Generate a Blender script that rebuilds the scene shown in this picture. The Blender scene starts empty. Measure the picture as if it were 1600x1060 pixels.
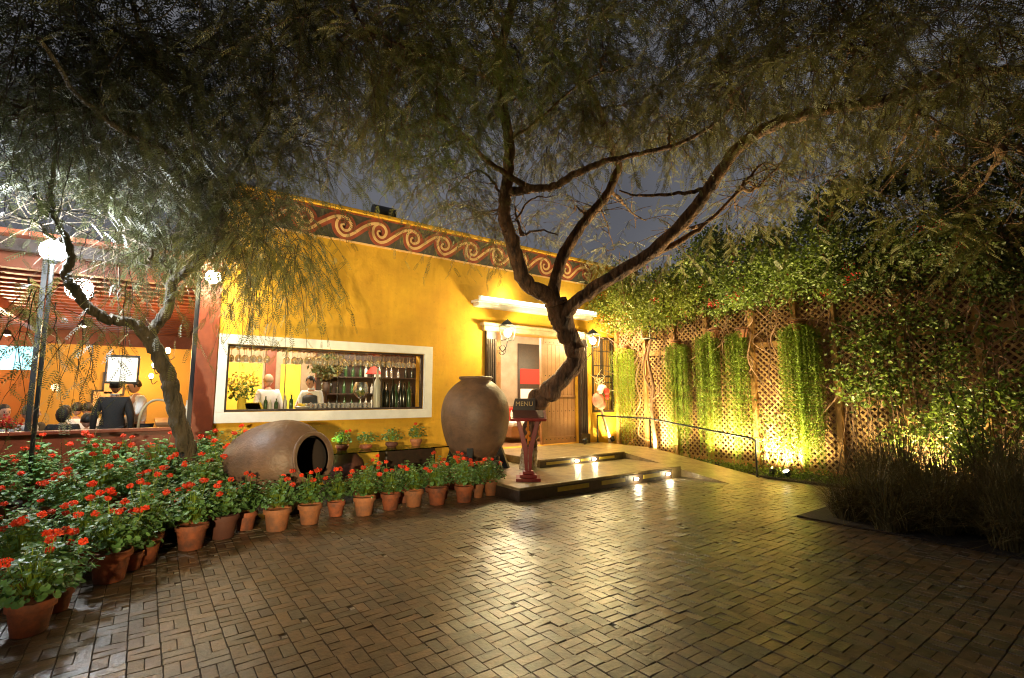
import bpy, math, random
import numpy as np
from mathutils import Vector, Matrix
R = math.radians
PI = math.pi
rng = np.random.default_rng(7)
random.seed(7)
SC = bpy.context.scene
COL = SC.collection

# ---------------------------------------------------------------- camera
FPX, CX, CY, EYE = 770.0, 800.0, 530.0, 1.6
PITCH, YAW = math.atan(88/770), R(36.1)
cam = bpy.data.cameras.new('camera')
camo = bpy.data.objects.new('camera', cam); COL.objects.link(camo)
camo.location = (0, 0, EYE); camo.rotation_euler = (PI/2+PITCH, 0, -YAW)
cam.sensor_width = 36; cam.lens = 36*FPX/1600; cam.clip_start = .05; cam.clip_end = 800
SC.camera = camo
FWD = np.array([math.sin(YAW)*math.cos(PITCH), math.cos(YAW)*math.cos(PITCH), math.sin(PITCH)])
RGT = np.array([math.cos(YAW), -math.sin(YAW), 0.])
UPV = np.cross(RGT, FWD)
C0 = np.array([0, 0, EYE])
def ray(x, y): return FWD+RGT*(x-CX)/FPX+UPV*(CY-y)/FPX
def atY(x, y, Y): d = ray(x, y); return C0+d*Y/d[1]
def atX(x, y, X): d = ray(x, y); return C0+d*X/d[0]
def atZ(x, y, z=0.): d = ray(x, y); return C0+d*(z-EYE)/d[2]
def atD(x, y, D): return C0+ray(x, y)*D

# ---------------------------------------------------------------- world, exposure
SC.view_settings.view_transform = 'Standard'; SC.view_settings.look = 'None'
SC.view_settings.exposure = 1.2; SC.view_settings.gamma = 1
SC.cycles.use_denoising = True
try: SC.cycles.denoiser = 'OPENIMAGEDENOISE'
except Exception: pass
SC.cycles.filter_width = 1.1
SC.cycles.denoising_prefilter = 'NONE'
SC.cycles.caustics_reflective = False; SC.cycles.caustics_refractive = False; SC.cycles.blur_glossy = 1.0
SC.cycles.use_adaptive_sampling = False
SC.cycles.max_bounces = 7; SC.cycles.transparent_max_bounces = 12
SC.cycles.diffuse_bounces = 3; SC.cycles.glossy_bounces = 3
SC.cycles.sample_clamp_indirect = 6
w = bpy.data.worlds.new('World'); SC.world = w; w.use_nodes = True
nt = w.node_tree; nt.nodes.clear()
tc = nt.nodes.new('ShaderNodeTexCoord'); no = nt.nodes.new('ShaderNodeTexNoise')
no.inputs['Scale'].default_value = 2.2; no.inputs['Detail'].default_value = 5
cr = nt.nodes.new('ShaderNodeValToRGB')
cr.color_ramp.elements[0].position = .3; cr.color_ramp.elements[0].color = (.042, .043, .050, 1)
cr.color_ramp.elements[1].position = .72; cr.color_ramp.elements[1].color = (.074, .075, .084, 1)
bg = nt.nodes.new('ShaderNodeBackground'); bg.inputs['Strength'].default_value = 1.0
ow = nt.nodes.new('ShaderNodeOutputWorld')
nt.links.new(tc.outputs['Generated'], no.inputs['Vector']); nt.links.new(no.outputs['Fac'], cr.inputs['Fac'])
nt.links.new(cr.outputs['Color'], bg.inputs['Color']); nt.links.new(bg.outputs[0], ow.inputs[0])

# ---------------------------------------------------------------- materials
def mat(name, col, rough=.6, metal=0., noise=None, bump=None, emit=None, trans=0., spec=None, coat=0., rand=0., stretch=None, objvar=0., bdist=.02):
    """noise=(scale, second colour, contrast) ; bump=(scale, strength)"""
    m = bpy.data.materials.new(name); m.use_nodes = True
    t = m.node_tree; b = t.nodes['Principled BSDF']
    b.inputs['Base Color'].default_value = (*col, 1)
    b.inputs['Roughness'].default_value = rough; b.inputs['Metallic'].default_value = metal
    if spec is not None: b.inputs['Specular IOR Level'].default_value = spec
    if coat: b.inputs['Coat Weight'].default_value = coat
    co0 = t.nodes.new('ShaderNodeTexCoord'); co = t.nodes.new('ShaderNodeMapping')
    class _C: outputs = {'Object': co.outputs['Vector']}
    t.links.new(co0.outputs['Object'], co.inputs['Vector']); co.inputs['Scale'].default_value = stretch or (1, 1, 1)
    if objvar:
        oi = t.nodes.new('ShaderNodeObjectInfo'); mm = t.nodes.new('ShaderNodeMath'); mm.operation = 'MULTIPLY'; mm.inputs[1].default_value = 31
        t.links.new(oi.outputs['Random'], mm.inputs[0]); t.links.new(mm.outputs[0], co.inputs['Location'])
    co = _C
    if noise:
        n = t.nodes.new('ShaderNodeTexNoise'); n.inputs['Scale'].default_value = noise[0]
        n.inputs['Detail'].default_value = 6; n.inputs['Roughness'].default_value = .62
        r = t.nodes.new('ShaderNodeValToRGB'); k = noise[2] if len(noise) > 2 else .2
        r.color_ramp.elements[0].position = .5-k; r.color_ramp.elements[1].position = .5+k
        r.color_ramp.elements[0].color = (*noise[1], 1); r.color_ramp.elements[1].color = (*col, 1)
        t.links.new(co.outputs['Object'], n.inputs['Vector']); t.links.new(n.outputs['Fac'], r.inputs['Fac'])
        src = r.outputs['Color']
        if objvar:
            h0 = t.nodes.new('ShaderNodeHueSaturation'); m0 = t.nodes.new('ShaderNodeMapRange'); m0.inputs['To Min'].default_value = 1-objvar; m0.inputs['To Max'].default_value = 1+objvar
            t.links.new(oi.outputs['Random'], m0.inputs['Value']); t.links.new(m0.outputs[0], h0.inputs['Value']); t.links.new(src, h0.inputs['Color']); src = h0.outputs['Color']
        if rand:
            g = t.nodes.new('ShaderNodeNewGeometry'); h = t.nodes.new('ShaderNodeHueSaturation')
            mr = t.nodes.new('ShaderNodeMapRange'); mr.inputs['To Min'].default_value = 1-rand; mr.inputs['To Max'].default_value = 1+rand
            t.links.new(g.outputs['Random Per Island'], mr.inputs['Value']); t.links.new(mr.outputs[0], h.inputs['Value'])
            t.links.new(src, h.inputs['Color']); src = h.outputs['Color']
        t.links.new(src, b.inputs['Base Color'])
    if bump:
        n2 = t.nodes.new('ShaderNodeTexNoise'); n2.inputs['Scale'].default_value = bump[0]; n2.inputs['Detail'].default_value = 8
        bp = t.nodes.new('ShaderNodeBump'); bp.inputs['Strength'].default_value = bump[1]; bp.inputs['Distance'].default_value = bdist
        t.links.new(co.outputs['Object'], n2.inputs['Vector']); t.links.new(n2.outputs['Fac'], bp.inputs['Height'])
        t.links.new(bp.outputs[0], b.inputs['Normal'])
    if emit:
        b.inputs['Emission Color'].default_value = (*emit[0], 1); b.inputs['Emission Strength'].default_value = emit[1]
    if trans:
        tr = t.nodes.new('ShaderNodeBsdfTranslucent'); mx = t.nodes.new('ShaderNodeMixShader'); mx.inputs[0].default_value = trans
        out = t.nodes['Material Output']
        if noise: t.links.new(src, tr.inputs['Color'])
        else: tr.inputs['Color'].default_value = (*col, 1)
        t.links.new(b.outputs[0], mx.inputs[1]); t.links.new(tr.outputs[0], mx.inputs[2]); t.links.new(mx.outputs[0], out.inputs[0])
    return m
def glassmat(name, tint=(1, 1, 1), refl=.08, rough=.02):
    m = bpy.data.materials.new(name); m.use_nodes = True; t = m.node_tree; t.nodes.clear()
    o = t.nodes.new('ShaderNodeOutputMaterial'); mx = t.nodes.new('ShaderNodeMixShader')
    a = t.nodes.new('ShaderNodeBsdfTransparent'); a.inputs[0].default_value = (*tint, 1)
    g = t.nodes.new('ShaderNodeBsdfGlossy'); g.inputs['Roughness'].default_value = rough
    lw = t.nodes.new('ShaderNodeFresnel'); lw.inputs['IOR'].default_value = 1.28
    ma = t.nodes.new('ShaderNodeMath'); ma.operation = 'MULTIPLY_ADD'; ma.inputs[1].default_value = 1.; ma.inputs[2].default_value = refl
    ma.use_clamp = True
    t.links.new(lw.outputs[0], ma.inputs[0]); t.links.new(ma.outputs[0], mx.inputs[0])
    t.links.new(a.outputs[0], mx.inputs[1]); t.links.new(g.outputs[0], mx.inputs[2]); t.links.new(mx.outputs[0], o.inputs[0])
    return m
M = {}
M['plaster'] = mat('ochre_plaster', (.74, .42, .022), .85, noise=(1.1, (.62, .31, .018), .22), bump=(14, .25))
t_ = M['plaster'].node_tree; b_ = t_.nodes['Principled BSDF']; src_ = b_.inputs['Base Color'].links[0].from_socket
c_ = t_.nodes.new('ShaderNodeTexCoord')
for sc_, lo_, tm in (((3.5, 3.5, .5), .88, (.45, .68)), ((9, 9, 9), .80, (.30, .44)), ((.7, .7, .9), .80, (.38, .6))):
    mp_ = t_.nodes.new('ShaderNodeMapping'); mp_.inputs['Scale'].default_value = sc_; n_ = t_.nodes.new('ShaderNodeTexNoise'); n_.inputs['Scale'].default_value = 1; n_.inputs['Detail'].default_value = 9; n_.inputs['Roughness'].default_value = .68
    mr_ = t_.nodes.new('ShaderNodeMapRange'); mr_.inputs['From Min'].default_value = tm[0]; mr_.inputs['From Max'].default_value = tm[1]; mr_.inputs['To Min'].default_value = lo_; mr_.inputs['To Max'].default_value = 1
    hs_ = t_.nodes.new('ShaderNodeHueSaturation'); t_.links.new(c_.outputs['Object'], mp_.inputs['Vector']); t_.links.new(mp_.outputs[0], n_.inputs['Vector']); t_.links.new(n_.outputs['Fac'], mr_.inputs['Value'])
    t_.links.new(mr_.outputs[0], hs_.inputs['Value']); t_.links.new(src_, hs_.inputs['Color']); src_ = hs_.outputs['Color']
t_.links.new(src_, b_.inputs['Base Color'])
M['plaster_warm'] = mat('interior_yellow', (.50, .29, .06), .8, noise=(2, (.52, .28, .04), .2))
M['orange'] = mat('interior_orange', (.50, .17, .03), .8, noise=(2, (.52, .15, .025), .2))
M['tan'] = mat('interior_tan', (.42, .33, .23), .8, noise=(3, (.30, .22, .14), .2))
M['white'] = mat('white_paint', (.74, .72, .68), .6, noise=(6, (.62, .6, .56), .25), bump=(30, .08))
M['whiteclean'] = mat('white_cloth', (.8, .79, .77), .8)
M['redwood'] = mat('red_stained_wood', (.22, .045, .014), .42, noise=(7, (.13, .025, .01), .25), bump=(25, .1))
M['beam'] = mat('beam_wood', (.34, .085, .03), .5, noise=(5, (.22, .05, .02), .25))
M['darkwood'] = mat('dark_wood', (.045, .022, .012), .5, noise=(9, (.02, .012, .008), .25), bump=(30, .2))
M['wood'] = mat('door_wood', (.36, .19, .09), .5, noise=(4, (.24, .11, .05), .25), bump=(20, .15))
M['lattice'] = mat('lattice_wood', (.56, .35, .15), .75, noise=(3, (.36, .2, .085), .25), bump=(40, .2), rand=.2)
M['postwood'] = mat('post_wood', (.50, .28, .10), .7, noise=(5, (.36, .18, .06), .2), bump=(30, .2))
M['black'] = mat('black_metal', (.012, .012, .012), .45)
M['iron'] = mat('iron', (.03, .028, .026), .5, .6)
M['clay'] = mat('old_clay', (.20, .11, .065), .52, noise=(4.5, (.085, .052, .036), .26), bump=(20, .4), stretch=(1, 1, 1.3))
M['clay_shade'] = mat('clay_inside_shade', (.03, .018, .012), .9)  # shade inside the jar mouth put into a near-black clay colour
M['terra'] = mat('terracotta', (.36, .095, .035), .75, noise=(7, (.13, .05, .03), .14), bump=(30, .15), objvar=.3)
M['terra_pale'] = mat('terracotta_pale', (.42, .15, .055), .75, noise=(7, (.20, .09, .05), .14), bump=(30, .15), objvar=.3)
M['terra_dark'] = mat('terracotta_dark', (.14, .05, .03), .75, noise=(5, (.09, .03, .02), .25), bump=(30, .15))
M['soil'] = mat('soil', (.035, .022, .014), .95, noise=(20, (.015, .01, .007), .2), bump=(40, .8))
M['bark'] = mat('bark', (.24, .125, .065), .85, noise=(9, (.045, .024, .016), .14), bump=(13, 1.0), stretch=(1, 1, .28), bdist=.10)
M['barkdark'] = mat('bark_mossy', (.085, .06, .032), .85, noise=(9, (.035, .028, .016), .14), bump=(13, 1.0), stretch=(1, 1, .28), bdist=.10)
M['barkwhite'] = mat('whitewashed_bark', (.66, .6, .5), .8, noise=(14, (.3, .2, .12), .12), bump=(35, .8))
M['crown'] = mat('feathery_leaf', (.185, .175, .045), .55, noise=(1.6, (.07, .065, .018), .28), trans=.2)
M['crown2'] = mat('feathery_leaf_dark', (.09, .10, .032), .55, noise=(1.6, (.036, .04, .015), .28), trans=.2)
M['dry'] = mat('dry_leaf', (.42, .33, .15), .7, noise=(3, (.28, .2, .08), .3), trans=.3)
M['vine'] = mat('vine_leaf', (.20, .25, .045), .45, noise=(2.5, (.07, .12, .02), .3), trans=.35, rand=.5)
M['vinered'] = mat('vine_flower', (.5, .03, .03), .6, trans=.3)
M['trail'] = mat('trailing_leaf', (.34, .44, .06), .5, noise=(3, (.15, .23, .025), .25), trans=.35, rand=.25)
M['trailpale'] = mat('trailing_leaf_pale', (.42, .50, .06), .5, noise=(3, (.28, .38, .04), .25), trans=.35, rand=.25)
M['gleaf'] = mat('geranium_leaf', (.17, .30, .09), .45, noise=(9, (.06, .16, .04), .25), trans=.25, rand=.45, objvar=.2)
M['gred'] = mat('geranium_red', (.90, .10, .022), .55, noise=(60, (.74, .045, .016), .2), trans=.2, objvar=.28)
M['gpink'] = mat('geranium_pink', (.75, .10, .22), .55, trans=.2)
M['grass'] = mat('ornamental_grass', (.17, .12, .045), .6, noise=(1.5, (.06, .055, .018), .3), trans=.2, rand=.4)
M['skin'] = mat('skin', (.50, .27, .18), .55)
M['hair'] = mat('dark_hair', (.012, .009, .008), .6)
M['hairgrey'] = mat('grey_hair', (.16, .15, .14), .7)
M['suit'] = mat('dark_suit', (.012, .012, .014), .8)
M['shirt'] = mat('white_shirt', (.72, .72, .76), .75)
M['trouser'] = mat('trousers', (.02, .022, .028), .8)
M['vest'] = mat('charcoal_vest', (.035, .04, .055), .8)
M['paint_red'] = mat('red_paint', (.33, .02, .012), .4, noise=(12, (.22, .012, .01), .25))
M['cream'] = mat('cream_paint', (.82, .52, .22), .7, noise=(8, (.62, .36, .14), .2))
M['brickred'] = mat('brickred_paint', (.38, .085, .035), .75, noise=(8, (.24, .05, .025), .2))
M['slate'] = mat('slate_paint', (.10, .085, .06), .75, noise=(8, (.05, .045, .035), .25))
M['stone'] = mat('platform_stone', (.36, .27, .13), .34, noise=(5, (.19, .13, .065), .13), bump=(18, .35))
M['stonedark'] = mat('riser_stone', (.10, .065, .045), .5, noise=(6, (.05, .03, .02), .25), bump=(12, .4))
M['yellowpaint'] = mat('yellow_inset', (.62, .46, .06), .5, noise=(14, (.45, .32, .05), .25))
M['bronze'] = mat('bell_bronze', (.10, .08, .05), .45, .7, noise=(9, (.05, .05, .04), .25))
M['cactus'] = mat('pale_straw', (.55, .45, .28), .8)
M['pink'] = mat('pink_cloth', (.8, .32, .26), .8, noise=(14, (.7, .2, .15), .2))
M['redcloth'] = mat('red_cloth', (.6, .03, .02), .8)
M['glass'] = glassmat('window_glass', (.97, .98, .97), .0, .01)
M['clear'] = glassmat('drinking_glass', (.92, .93, .94), .28, .25)
M['glassware'] = glassmat('glare_glassware', (.95, .95, .96), .1, .1)
t_ = M['glassware'].node_tree; o_ = t_.nodes['Material Output']; sh_ = o_.inputs[0].links[0].from_socket
d_ = t_.nodes.new('ShaderNodeBsdfDiffuse'); d_.inputs[0].default_value = (.85, .85, .87, 1); x_ = t_.nodes.new('ShaderNodeMixShader'); x_.inputs[0].default_value = .2  # white diffuse stands in for the glare of light refracted by the glasses
t_.links.new(sh_, x_.inputs[1]); t_.links.new(d_.outputs[0], x_.inputs[2]); t_.links.new(x_.outputs[0], o_.inputs[0])
M['tabglass'] = glassmat('table_glass', (.55, .75, .55), .05, .02)
M['bottleglass'] = mat('dark_bottle', (.01, .014, .01), .12)
M['bottlegreen'] = mat('green_bottle', (.03, .08, .03), .12)
M['bluebottle'] = mat('blue_bottle', (.02, .05, .3), .12)
M['frost'] = mat('frosted_bottle', (.55, .56, .52), .3)
M['teal'] = mat('teal_lightband', (.1, .4, .45), .4, emit=((.35, .85, 1.), 1.2))
M['lime'] = mat('lime', (.25, .4, .03), .5)
M['yellowcard'] = mat('yellow_card', (.75, .55, .05), .7)
def emis(name, col, s):
    m = mat(name, (.8, .8, .8), .5, emit=(col, s)); return m
M['lampwarm'] = emis('lamp_glow_warm', (1, .80, .45), 14)
M['lampwhite'] = emis('lamp_glow_white', (.92, .97, 1), 60)
M['lampspot'] = emis('spot_glow', (1, .88, .6), 25)
M['lantern_panel'] = emis('lantern_panel', (1, .84, .6), .3)
M['tube'] = emis('ledge_glow', (1, .93, .68), 1.8)  # glow put on the white ledge face, which is no lamp itself
M['candle'] = emis('candle_glow', (1, .6, .15), 18)

# ---------------------------------------------------------------- mesh helpers
class MB:
    def __init__(s): s.v = []; s.f = []; s.mi = []; s.n = 0; s.m = 0
    def add(s, v, f):
        v = np.asarray(v, float).reshape(-1, 3)
        s.v.append(v); s.f += [tuple(i+s.n for i in q) for q in f]; s.mi += [s.m]*len(f); s.n += len(v)
        return s
    def box(s, x0, x1, y0, y1, z0, z1):
        v = [(x, y, z) for x in (x0, x1) for y in (y0, y1) for z in (z0, z1)]
        return s.add(v, [(0, 1, 3, 2), (4, 6, 7, 5), (0, 4, 5, 1), (2, 3, 7, 6), (0, 2, 6, 4), (1, 5, 7, 3)])
    def bar(s, a, b, w, h=None, up=(0, 0, 1)):
        """rectangular bar from a to b, w across, h along the up-ish side"""
        h = h or w; a = np.array(a, float); b = np.array(b, float); d = b-a; d /= np.linalg.norm(d)
        u = np.array(up, float)
        if abs(d@u) > .98: u = np.array([0, 1., 0])
        x = np.cross(d, u); x /= np.linalg.norm(x); y = np.cross(x, d)
        v = []
        for p in (a, b):
            for sx, sy in ((-1, -1), (1, -1), (1, 1), (-1, 1)): v.append(p+x*sx*w/2+y*sy*h/2)
        return s.add(v, [(3, 2, 1, 0), (4, 5, 6, 7), (0, 1, 5, 4), (1, 2, 6, 5), (2, 3, 7, 6), (3, 0, 4, 7)])
    def tube(s, pts, rad, n=8, cap=True):
        P = np.array(pts, float); k = len(P)
        if np.isscalar(rad): rad = [rad]*k
        T = np.gradient(P, axis=0); T /= np.linalg.norm(T, axis=1)[:, None]+1e-9
        u = np.array([0, 0, 1.]) if abs(T[0][2]) < .9 else np.array([1., 0, 0])
        x = np.cross(T[0], u); x /= np.linalg.norm(x)
        v = []
        for i in range(k):
            x = x-T[i]*(x@T[i]); x /= np.linalg.norm(x)+1e-9; y = np.cross(T[i], x)
            for j in range(n):
                a = 2*PI*j/n; v.append(P[i]+rad[i]*(math.cos(a)*x+math.sin(a)*y))
        f = [(i*n+j, i*n+(j+1) % n, (i+1)*n+(j+1) % n, (i+1)*n+j) for i in range(k-1) for j in range(n)]
        if cap: f += [tuple(range(n-1, -1, -1)), tuple((k-1)*n+j for j in range(n))]
        return s.add(v, f)
    def lathe(s, prof, c=(0, 0, 0), n=24, axis=None):
        """prof = list of (r, z) ; closed ends when r = 0"""
        v = []
        for r, z in prof:
            for j in range(n):
                a = 2*PI*j/n; v.append((r*math.cos(a), r*math.sin(a), z))
        v = np.array(v)
        if axis is not None:
            q = Vector((0, 0, 1)).rotation_difference(Vector(axis)).to_matrix(); v = v@np.array(q).T
        v = v+np.array(c, float)
        k = len(prof)
        f = [(i*n+j, i*n+(j+1) % n, (i+1)*n+(j+1) % n, (i+1)*n+j) for i in range(k-1) for j in range(n)]
        return s.add(v, f)
    def ball(s, c, r, n=12, sc=(1, 1, 1)):
        k = n//2+1
        prof = [(max(1e-4, math.sin(PI*i/(k-1))), -math.cos(PI*i/(k-1))) for i in range(k)]
        v0 = s.n; s.lathe(prof, n=n)
        s.v[-1] = s.v[-1]*r*np.array(sc)+np.array(c, float)
        return s
    def poly(s, pts, a, b):
        """extrude polygon pts (3-D) by vector b-a offset"""
        P = np.array(pts, float); d = np.array(b, float)-np.array(a, float); n = len(P)
        v = np.vstack([P, P+d])
        return s.add(v, [tuple(range(n-1, -1, -1)), tuple(n+i for i in range(n))]+[(i, (i+1) % n, n+(i+1) % n, n+i) for i in range(n)])
    def arrays(s):
        return np.vstack(s.v), s.f
def rootloc(o):
    l = Vector((0, 0, 0))
    while o is not None: l = l+o.location; o = o.parent
    return np.array(l)
def tag(o, label=None, cat=None, group=None, kind=None):
    if label: o['label'] = label
    if cat: o['category'] = cat
    if group: o['group'] = group
    if kind: o['kind'] = kind
    return o
def empty(name, loc, label, cat, group=None, rz=0):
    o = bpy.data.objects.new(name, None); COL.objects.link(o); o.location = [float(c) for c in loc]; o.rotation_euler.z = rz
    o.empty_display_size = .1
    return tag(o, label, cat, group)
def link(name, me, mats, parent):
    for m_ in (mats if isinstance(mats, (list, tuple)) else [mats]): me.materials.append(m_)
    o = bpy.data.objects.new(name, me); COL.objects.link(o)
    if parent is not None: o.parent = parent
    return o
def build(name, mb, mats, parent=None, smooth=False, local=False, bevel=0):
    """world coordinates in, one object out (local=True: coordinates already relative to the root)"""
    v, f = mb.arrays()
    if parent is not None and not local: v = v-rootloc(parent)
    org = np.zeros(3)
    me = bpy.data.meshes.new(name); me.from_pydata(v.tolist(), [], f)
    if max(mb.mi) > 0: me.polygons.foreach_set('material_index', mb.mi)
    if smooth: me.polygons.foreach_set('use_smooth', [True]*len(f))
    me.update()
    o = link(name, me, mats, parent)
    if bevel:
        b = o.modifiers.new('bevel', 'BEVEL'); b.width = bevel; b.segments = 2; b.limit_method = 'ANGLE'; b.angle_limit = R(40)
    if smooth:
        try:
            me.set_sharp_from_angle(angle=R(50))
        except Exception: pass
    return o
def bulk(name, V, nper, faces, mat_, parent=None, extra=None, local=False, smooth=False):
    """V (n, nper, 3) copies of one template with quad faces"""
    n = V.shape[0]; F = np.array(faces)
    v = V.reshape(-1, 3); f = (F[None]+np.arange(n)[:, None, None]*nper).reshape(-1, 4)
    mats = [mat_]; mi = np.zeros(len(f), int)
    if extra:                                            # list of (verts, quads, material)
        for ev, ef, em in extra:
            f = np.vstack([f, np.array(ef)+len(v)]); v = np.vstack([v, ev]); mats.append(em)
            mi = np.concatenate([mi, np.full(len(ef), len(mats)-1)])
    if parent is not None and not local: v = v-rootloc(parent)
    me = bpy.data.meshes.new(name)
    me.vertices.add(len(v)); me.vertices.foreach_set('co', v.astype(np.float32).ravel())
    me.loops.add(len(f)*4); me.loops.foreach_set('vertex_index', f.astype(np.int32).ravel())
    me.polygons.add(len(f)); me.polygons.foreach_set('loop_start', np.arange(0, len(f)*4, 4, dtype=np.int32))
    try: me.polygons.foreach_set('loop_total', np.full(len(f), 4, dtype=np.int32))
    except Exception: pass
    me.polygons.foreach_set('material_index', mi.astype(np.int32))
    me.polygons.foreach_set('use_smooth', np.full(len(f), bool(smooth)))
    me.update(calc_edges=True); me.validate()
    return link(name, me, mats, parent)
def frames(d, roll=None):
    """rotation matrices whose X column is d"""
    d = d/(np.linalg.norm(d, axis=1)[:, None]+1e-9); n = len(d)
    u = rng.normal(size=(n, 3)) if roll is None else roll
    y = np.cross(u, d); y /= np.linalg.norm(y, axis=1)[:, None]+1e-9
    z = np.cross(d, y)
    return np.stack([d, y, z], axis=2)
def place(T, Rm, pos, sc):
    return np.einsum('nij,kj->nki', Rm, T)*sc[:, None, None]+pos[:, None, :]
def catmull(P, m=8):
    P = np.array(P, float); Q = np.vstack([2*P[0]-P[1], P, 2*P[-1]-P[-2]]); o = []
    for i in range(1, len(Q)-2):
        for k in range(m):
            t = k/m
            o.append(.5*((2*Q[i])+(-Q[i-1]+Q[i+1])*t+(2*Q[i-1]-5*Q[i]+4*Q[i+1]-Q[i+2])*t*t+(-Q[i-1]+3*Q[i]-3*Q[i+1]+Q[i+2])*t**3))
    o.append(P[-1]); return np.array(o)
def dup(root, loc, rz=0, label=None, group=None, scale=1.):
    r = root.copy(); COL.objects.link(r); r.location = loc; r.rotation_euler.z = rz; r.scale = (scale,)*3
    if label: r['label'] = label
    if group: r['group'] = group
    for ch in list(root.children):
        c = ch.copy(); COL.objects.link(c); c.parent = r
        for g in list(ch.children):
            d = g.copy(); COL.objects.link(d); d.parent = c
    return r
def point(name, loc, power, col=(1, .8, .5), radius=.08, parent=None, spot=None, aim=None, blend=.6):
    l = bpy.data.lights.new(name, 'SPOT' if spot else 'POINT'); l.energy = power; l.color = col; l.shadow_soft_size = radius
    if spot: l.spot_size = R(spot); l.spot_blend = blend
    o = bpy.data.objects.new(name, l); COL.objects.link(o)
    loc = np.array(loc, float)
    if aim is not None: o.rotation_euler = Vector(np.array(aim, float)-loc).to_track_quat('-Z', 'Y').to_euler()
    if parent is not None: o.parent = parent; loc = loc-rootloc(parent)
    o.location = loc
    return o
WY = 9.55            # facade plane
FX = 10.55           # lattice fence plane

# ================================================================ GROUND
ordn = ['first', 'second', 'third', 'fourth', 'fifth', 'sixth', 'seventh', 'eighth', 'ninth', 'tenth', 'eleventh', 'twelfth', 'thirteenth', 'fourteenth', 'fifteenth', 'sixteenth', 'seventeenth', 'eighteenth', 'nineteenth', 'twentieth']
g = MB(); g.box(-60, 80, -60, 90, -.30, -.06)
tag(build('ground', g, M['soil']), 'dark bare earth under the whole garden', 'ground', kind='structure')
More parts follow.
